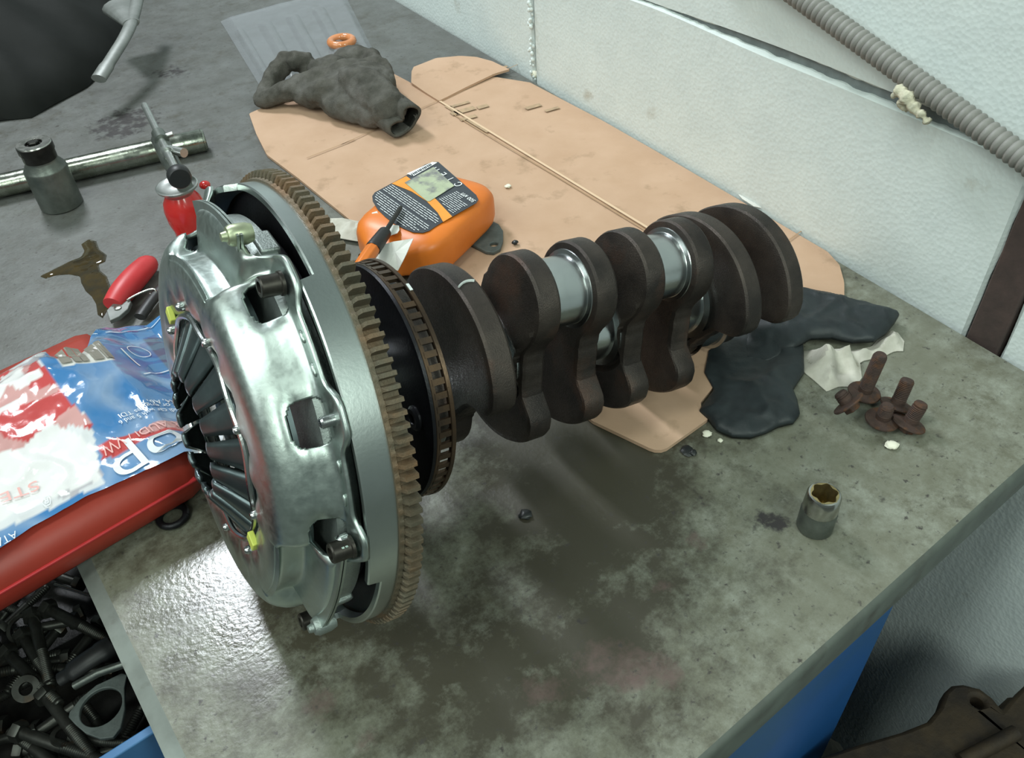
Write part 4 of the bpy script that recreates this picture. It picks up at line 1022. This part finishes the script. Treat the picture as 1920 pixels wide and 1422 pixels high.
# ------------------------------------------------------------------ right end of the bench
ng = thing('black_glove', 'black cloth glove under the far end of crankshaft, cuff to the right', 'glove', P(1480, 650))
n0 = ng.location
cufp = [(q[0] - n0.x, q[1] - n0.y) for q in zs([(1470, 532), (1512, 541), (1560, 552), (1620, 568), (1688, 586), (1680, 600), (1662, 622), (1640, 636), (1600, 638), (1560, 630), (1520, 632), (1490, 650), (1440, 668), (1400, 660), (1400, 580)], .012)]
hndp = [(q[0] - n0.x, q[1] - n0.y) for q in zs([(1330, 650), (1400, 610), (1470, 600), (1508, 636), (1510, 690), (1489, 722), (1497, 742), (1502, 768), (1490, 784), (1462, 790), (1440, 802), (1410, 811), (1375, 810), (1345, 797), (1330, 778), (1312, 762), (1340, 722), (1322, 690)], .010)]
def cloth_h(a, s, seed, b=.0045):
    def h(x, y, e):
        v = n0 + Vector((x, y, 0)) - CC; f = max(sstep(v.dot(AX), .385, .42), sstep(v.dot(UY), .032, .066)) * .85 + .15
        k = min(1, e / .012); r1, r2 = ridge(x + y * .3, y - x * .3, s, seed), ridge(x * .6 - y, x + y * .5, s * 2.2, seed + 2); return .0052 + (b - .0002) * f + f * a * k ** .5 * (.45 + .35 * max(0, r1) ** 2 + .20 * max(0, r2) ** 2) + .0005 * nz(x, y, 150, seed)
    return h
obj('glove_cuff', sheet(cufp, .0022, cloth_h(.012, 20, 3.3, .006), .003), M_cloth, ng, smooth=180)
obj('glove_hand', sheet(hndp, .0022, cloth_h(.010, 24, 7.7, .0005), .003), M_cloth, ng, smooth=180)
solo('crumpled_paper', crumple([(1512, 640), (1545, 636), (1600, 640), (1640, 632), (1668, 600), (1690, 606), (1702, 622), (1700, 640), (1684, 640), (1660, 652), (1640, 655), (1618, 660), (1622, 690), (1610, 708), (1580, 706), (1555, 716), (1530, 694), (1512, 680)], .012, .001, .018, 48, 8, .0026, .014), M_rag, 'crumpled greasy white paper beside the black glove cuff', 'paper', smooth=35)

def flange_bolt(px, py, lean, sh, rad=.0128, z=0.0):
    """rusty flange bolt standing on its head: lean = direction of the shank"""
    b = P(px, py, z)
    t = thing('rusty_bolt', '', 'bolt', mat=frame(b, (1, 0, 0), lean), group='rusty flange bolts')
    obj('head', lathe([(0, -.0005), (.0066, -.0005), (.0070, .0002), (.0070, .0055), (0, .0055)], 6), M_rust, t, smooth=20, bevel=.0006)
    obj('flange', lathe([(0, .0050), (rad, .0050), (rad + .0004, .0058), (rad, .0068), (.005, .0080), (0, .0080)], 28), M_rust, t, smooth=35)
    prof = [(0, .0075), (.0056, .0075), (.0056, .012)]
    zz = .012
    while zz < sh - .003: prof += [(.0056, zz), (.0050, zz + .0007)]; zz += .0014
    prof += [(.0054, sh - .002), (.0044, sh), (0, sh)]
    obj('shank', lathe(prof, 18), M_rust, t, smooth=35)
    return t
for args, lb in (((1616, 746, (.10, .02, 1), .046), 'tallest rusty flange bolt, shank upright beside the crumpled paper'),
                 ((1600, 768, (-.55, .55, .55), .017), 'rusty flange bolt tipped over, leftmost of the bolt cluster'),
                 ((1676, 772, (.30, .34, 1), .029), 'rusty flange bolt at the back of the cluster, thick threaded shank leaning right'),
                 ((1650, 797, (.05, .02, 1), .021), 'orange-brown rusty bolt in the middle front of the bolt cluster'),
                 ((1697, 806, (.34, .18, 1), .026), 'rusty flange bolt at the right front of the cluster, shank leaning right')):
    t = flange_bolt(args[0], args[1], args[2], args[3], z=.0165 if 'tipped' in lb else .001); t['label'] = lb
sk = thing('short_socket', 'short worn chrome socket standing alone near the bench end', 'socket', P(1527, 987))
obj('socket_base', lathe([(.0055, .0), (.0118, 0), (.0126, .001), (.0126, .0175), (.0120, .0185), (.0120, .0205)], 40), M_sockg, sk, smooth=35)
obj('socket_upper', lathe([(.0119, .0200), (.0122, .0212), (.0116, .0345), (.0106, .0362), (.0094, .0365)], 40), M_sock, sk, smooth=35)
hexr = []
for i in range(12): hexr.append((.0094 if i % 2 == 0 else .0072))
V, Fc = [], []
for z in (.0366, .012):
    for i in range(36):
        q = 2 * PI * i / 36; r_ = .0083 + .0009 * math.cos(6 * q)
        V.append((r_ * math.cos(q), r_ * math.sin(q), z))
for i in range(36): Fc.append([i, (i + 1) % 36, 36 + (i + 1) % 36, 36 + i])
Fc.append(list(range(36, 72)))
V2 = [(.0098 * math.cos(2 * PI * i / 36), .0098 * math.sin(2 * PI * i / 36), .0364) for i in range(36)]
n = len(V); V += V2
for i in range(36): Fc.append([i, (i + 1) % 36, n + (i + 1) % 36, n + i])
obj('hex_opening', (V, Fc), mat('brassy_worn_steel', (.42, .34, .16), (.3, .24, .12), 200, rough=.35, metal=.9), sk, smooth=35)

def lump(px, py, r, z, flatz, seed, mm, label, cat, name):
    c = P(px, py, z); V, Fc = lathe([(math.sin(PI * i / 7), -math.cos(PI * i / 7)) if 0 < i < 7 else (0, -1 if i == 0 else 1) for i in range(8)], 12)
    W = [(c.x + v[0] * r * (1 + .7 * nz(v[0], v[1] + v[2], 1.6, seed)), c.y + v[1] * r * (1 + .6 * nz(v[1], v[0] - v[2], 1.9, seed + 5)), z + (v[2] + 1) * flatz) for v in V]
    return solo(name, (W, Fc), mm, label, cat, smooth=40)
lump(1671, 838, .0048, 0, .002, 2, M_crumb, 'white foam crumb below the rusty bolts', 'crumb', 'foam_crumb')
lump(1325, 816, .0036, 0, .0018, 6, M_crumb, 'pale crumb by the cardboard corner near black glove', 'crumb', 'foam_crumb')
lump(1350, 828, .0020, 0, .0012, 9, M_crumb, 'tiny pale crumb right of the bigger crumb near cardboard', 'crumb', 'foam_crumb')
lump(952, 351, .0035, .005, .0015, 4, M_crumb, 'white speck on the cardboard right of orange bottle', 'crumb', 'foam_crumb')
lump(1003, 146, .0060, .001, .005, 14, M_crumb, 'white foam bead at the foot of the board joint', 'crumb', 'foam_crumb')
lump(1288, 848, .0050, 0, .0016, 11, M_blob, 'black grease lump below the cardboard corner', 'debris', 'grease_lump')
lump(1299, 852, .0030, 0, .0020, 12, M_blob, 'small black grease lump right of the larger one', 'debris', 'grease_lump')
lump(984, 968, .0050, 0, .0020, 15, M_blob, 'dark gritty lump on bare bench right of the flywheel', 'debris', 'grease_lump')
lump(966, 458, .0030, .005, .0022, 17, M_blob, 'small dark crumb on cardboard right of the flange plate', 'debris', 'grease_lump')

rr = P(324, 968, .0030)
solo('rubber_ring', tube([(rr.x + .0098 * math.cos(2 * PI * i / 36), rr.y + .0098 * math.sin(2 * PI * i / 36), .0030) for i in range(37)], .0027, 10, False), M_dark, 'black ring lying on the bench between red case and clutch cover', 'ring', smooth=180)
solo('paper_sliver', crumple([(1376, 352), (1396, 356), (1418, 374), (1432, 388), (1414, 384), (1392, 370)], .008, .0062, .003, 70, 12, .0025, .006), M_paper, 'white paper sliver on the cardboard at the foot of the foam wall', 'paper', smooth=40)

# ------------------------------------------------------------------ wall things
def wl(al, z, off=0.0): return W0 + WD * al + WN * off + Vector((0, 0, z))
R0, R1_ = .0098, .0080
pa = smoothpath([wl(.30, .262, .014), wl(.40, .237, .013), wl(.449, .225, .013), wl(.555, .199, .0125), wl(.656, .175, .0125), wl(.76, .150, .0125), wl(.9, .115, .0125)], 60)
# even spacing
acc = [0]
for a, b in zip(pa, pa[1:]): acc.append(acc[-1] + (b - a).length)
pts, rad = [], []; pitch = .0058; st = pitch / 6; k = 0; s_ = 0
while s_ < acc[-1]:
    while k < len(acc) - 2 and acc[k + 1] < s_: k += 1
    pts.append(pa[k].lerp(pa[k + 1], (s_ - acc[k]) / max(1e-9, acc[k + 1] - acc[k]))); ph_ = (s_ % pitch) / pitch
    rad.append(R1_ + (R0 - R1_) * (max(0, math.sin(ph_ * 2 * PI - PI / 2) * .5 + .5) ** .45)); s_ += st
solo('conduit', tube(pts, rad, 22), M_hose, 'grey corrugated conduit hanging across the foam wall', 'conduit', smooth=50)
solo('foam_blob', (lambda g: (g[0], g[1]))(join(*[xf(ball((0, 0, 0), r, r * .7, r * .8, 7), Matrix.Translation(wl(a, z, o))) for a, z, r, o in ((.565, .189, .006, .022), (.573, .186, .0075, .022), (.580, .180, .006, .021), (.569, .180, .0055, .020), (.588, .177, .005, .021), (.594, .173, .004, .02), (.572, .175, .004, .018), (.560, .183, .004, .020))])), M_pufoam, 'cream expanding foam blob stuck on the grey conduit', 'foam', smooth=180, mods=REMESH(.0012) + (('rough', 'DISPLACE', dict(texture=bpy.data.textures.new('blob_tex', 'CLOUDS'), strength=.004)),))
bpy.data.textures['blob_tex'].noise_scale = .004
pc = P(1849, 641, 0); al = (pc - W0).dot(WD)
solo('post', xf(box(POSTX - .0148, POSTX + .0148, -.0012, .027, -.86, .150), WALLM), M_post, 'brown painted steel post standing against the foam wall behind the bench', 'post', bevel=.0015)

# rusty casting on the floor at the bench end
ct = thing('rusty_casting', 'dark rusty machine casting with a holed lug standing at the bench end', 'casting', P(1760, 1400, -.86).lerp(P(1760, 1400, -.3), 1.0))
ct.location.z = -.86
q0 = ct.location
cp = [(q[0] - q0.x, q[1] - q0.y) for q in zs([(1512, 1428), (1600, 1398), (1690, 1372), (1740, 1352), (1762, 1325), (1772, 1297), (1786, 1284), (1806, 1282), (1838, 1290), (1862, 1308), (1880, 1330), (1905, 1300), (1935, 1272), (2010, 1270), (2010, 1480), (1500, 1480)], -.3)]
hc2 = P(1834, 1316, -.3)
obj('flange', plate_with_hole(cp, (hc2.x - q0.x, hc2.y - q0.y), .0062, .537, .56, 16), M_casting, ct, bevel=.004)
cx = sum(v[0] for v in cp) / len(cp); cy = sum(v[1] for v in cp) / len(cp)
obj('casting_body', prism([(cx + (x - cx) * .8, cy + (y - cy) * .8) for x, y in cp], 0, .54), M_casting, ct, bevel=.006)
for p, q, r in (((1800, 1430), (1900, 1380), .007),):
    a, b = P(*p, -.3) - q0, P(*q, -.3) - q0
    obj('rib', tube([(a.x, a.y, .562), (b.x, b.y, .566)], r, 12), M_casting, ct, smooth=40)
solo('floor_rag', crumple([(1520, 1385), (1545, 1378), (1575, 1395), (1600, 1440), (1530, 1450), (1508, 1418)], -.62, -.62, .03, 30, 5, .006, .02), M_rag, 'yellowish crumpled rag wedged by the cabinet at the bottom edge', 'rag', smooth=40)

# ------------------------------------------------------------------ drawer contents
random.seed(21)
def bolt_parts(L, r, head, threads=True):
    hd_ = lathe([(0, 0), (head, 0), (head, r * 1.1), (head * .9, r * 1.5), (0, r * 1.5)], 6)
    prof = [(0, r * 1.4), (r, r * 1.4)]; z = L * .55; prof.append((r, z))
    while z < L - .003: prof += [(r, z), (r * .86, z + .0009)]; z += .0018
    prof += [(r * .9, L - .001), (r * .7, L), (0, L)]
    return hd_, lathe(prof, 12)
protos = [bolt_parts(*q) for q in ((.062, .0042, .0078), (.048, .0038, .0070), (.078, .0046, .0082), (.036, .0042, .0080))]
pm = []
for h_, s_ in protos:
    r = []
    for nm, g in (('head', h_), ('shank', s_)):
        o = obj(nm, g, M_oldbolt, None, smooth=35); r.append(o)
    pm.append(r)
meshes = [[o.data for o in r] for r in pm]
for r in pm:
    for o in r: bpy.data.objects.remove(o)
BL = 'oily old bolt lying in the jumbled heap inside the open drawer'
def drop_bolt(k, loc, ang, tilt):
    t = thing('old_bolt', BL, 'bolt', group='loose bolts heaped in the drawer')
    z = Vector((math.cos(ang) * math.cos(tilt), math.sin(ang) * math.cos(tilt), math.sin(tilt)))
    t.matrix_world = frame(loc, (0.3, 0.1, 1), z)
    for nm, me in zip(('head', 'shank'), meshes[k]):
        o = bpy.data.objects.new(nm, me); COL.objects.link(o); o.parent = t
    return t
for i in range(150):
    s = -random.uniform(.02, .30); w = random.uniform(.275, .66)
    k = random.choice((0, 0, 1, 2, 3)); lay = i / 150
    drop_bolt(k, T(s, w, -.136 + .030 * lay + random.uniform(0, .006)), random.uniform(0, 2 * PI), random.uniform(-.12, .22))
for p1, p2, k, lb in (((10, 1222), (72, 1283), 2, 'long bright old bolt on top of the drawer heap at its left'),
                      ((82, 1300), (165, 1408), 2, 'long old bolt running down to the bottom edge beside the grey gasket'),
                      ((40, 1190), (88, 1265), 0, 'short old bolt just above the long bright bolt in the drawer'),
                      ((60, 1150), (90, 1262), 2, 'long thin old bolt standing out near the red case in the drawer'),
                      ((85, 1140), (200, 1200), 2, 'long old bolt reaching under the bench edge near the red case'),
                      ((30, 1370), (150, 1415), 2, 'long dark old bolt along the bottom edge of the drawer heap')):
    a, b = P(*p1, -.098), P(*p2, -.100)
    drop_bolt(k, a, math.atan2(b.y - a.y, b.x - a.x), .02)['label'] = lb
def washer(px, py, z, r, ri, th, label, tiltx=0.0, group=None):
    g = lathe([(ri, 0), (r, 0), (r, th), (ri, th), (ri, 0)], 32)
    t = tag(obj('washer', g, M_oldbolt, loc=P(px, py, z), smooth=35), label, 'washer', group); t.rotation_euler = (tiltx, .2, 0)
    return t
washer(45, 1180, -.097, .0125, .0098, .0015, 'thin ring washer in the drawer near the red case', .3)
washer(128, 1380, -.098, .012, .0085, .0016, 'ring washer near the bottom edge of the drawer heap', -.4)
washer(52, 1292, -.096, .010, .005, .004, 'thick washer at the left of the drawer heap', .5)
gk = [(238, 1265), (228, 1262), (208, 1272), (180, 1285), (150, 1310), (130, 1336), (128, 1345), (140, 1358), (160, 1375), (188, 1386), (212, 1383), (226, 1365), (234, 1330), (233, 1290)]
gkp = [(q[0], q[1]) for q in zs(gk, -.088)]
gcn = P(189, 1326, -.088)
solo('flange_gasket', plate_with_hole(gkp, gcn, .0150, -.0915, -.088, 32), M_gask, 'grey three-cornered flange gasket with round hole lying on the bolt heap', 'gasket', bevel=.0006)
solo('dark_lever', tube(smoothpath([P(112, 1275, -.088), P(140, 1256, -.084), P(175, 1232, -.080), P(208, 1212, -.082)], 5), [.006] * 4 + [.0085] * 8 + [.0095] * 4, 16, True, .7), M_black, 'dark rubber handled lever lying across the bolt heap', 'lever', smooth=50)
solo('thin_rod', tube([P(140, 1287, -.084), P(185, 1262, -.078), P(250, 1240, -.074)], .0032, 10), M_sockg, 'thin steel rod leaning under the bench edge in the drawer', 'rod', smooth=50)
solo('thin_rod', tube([P(103, 1096, -.080), P(170, 1117, -.076)], .0014, 8), M_sock, 'thin bright wire pin in the drawer beside the red case', 'pin', smooth=50)

# ------------------------------------------------------------------ turn the whole survey so that the foam wall runs along the x axis
TURN = Matrix.Rotation(-math.atan2(WD.y, WD.x), 4, 'Z')
bpy.context.view_layer.update()
for o in list(COL.objects):
    if o.parent is None and o.name != 'floor': o.matrix_world = TURN @ o.matrix_world
bpy.context.view_layer.update()
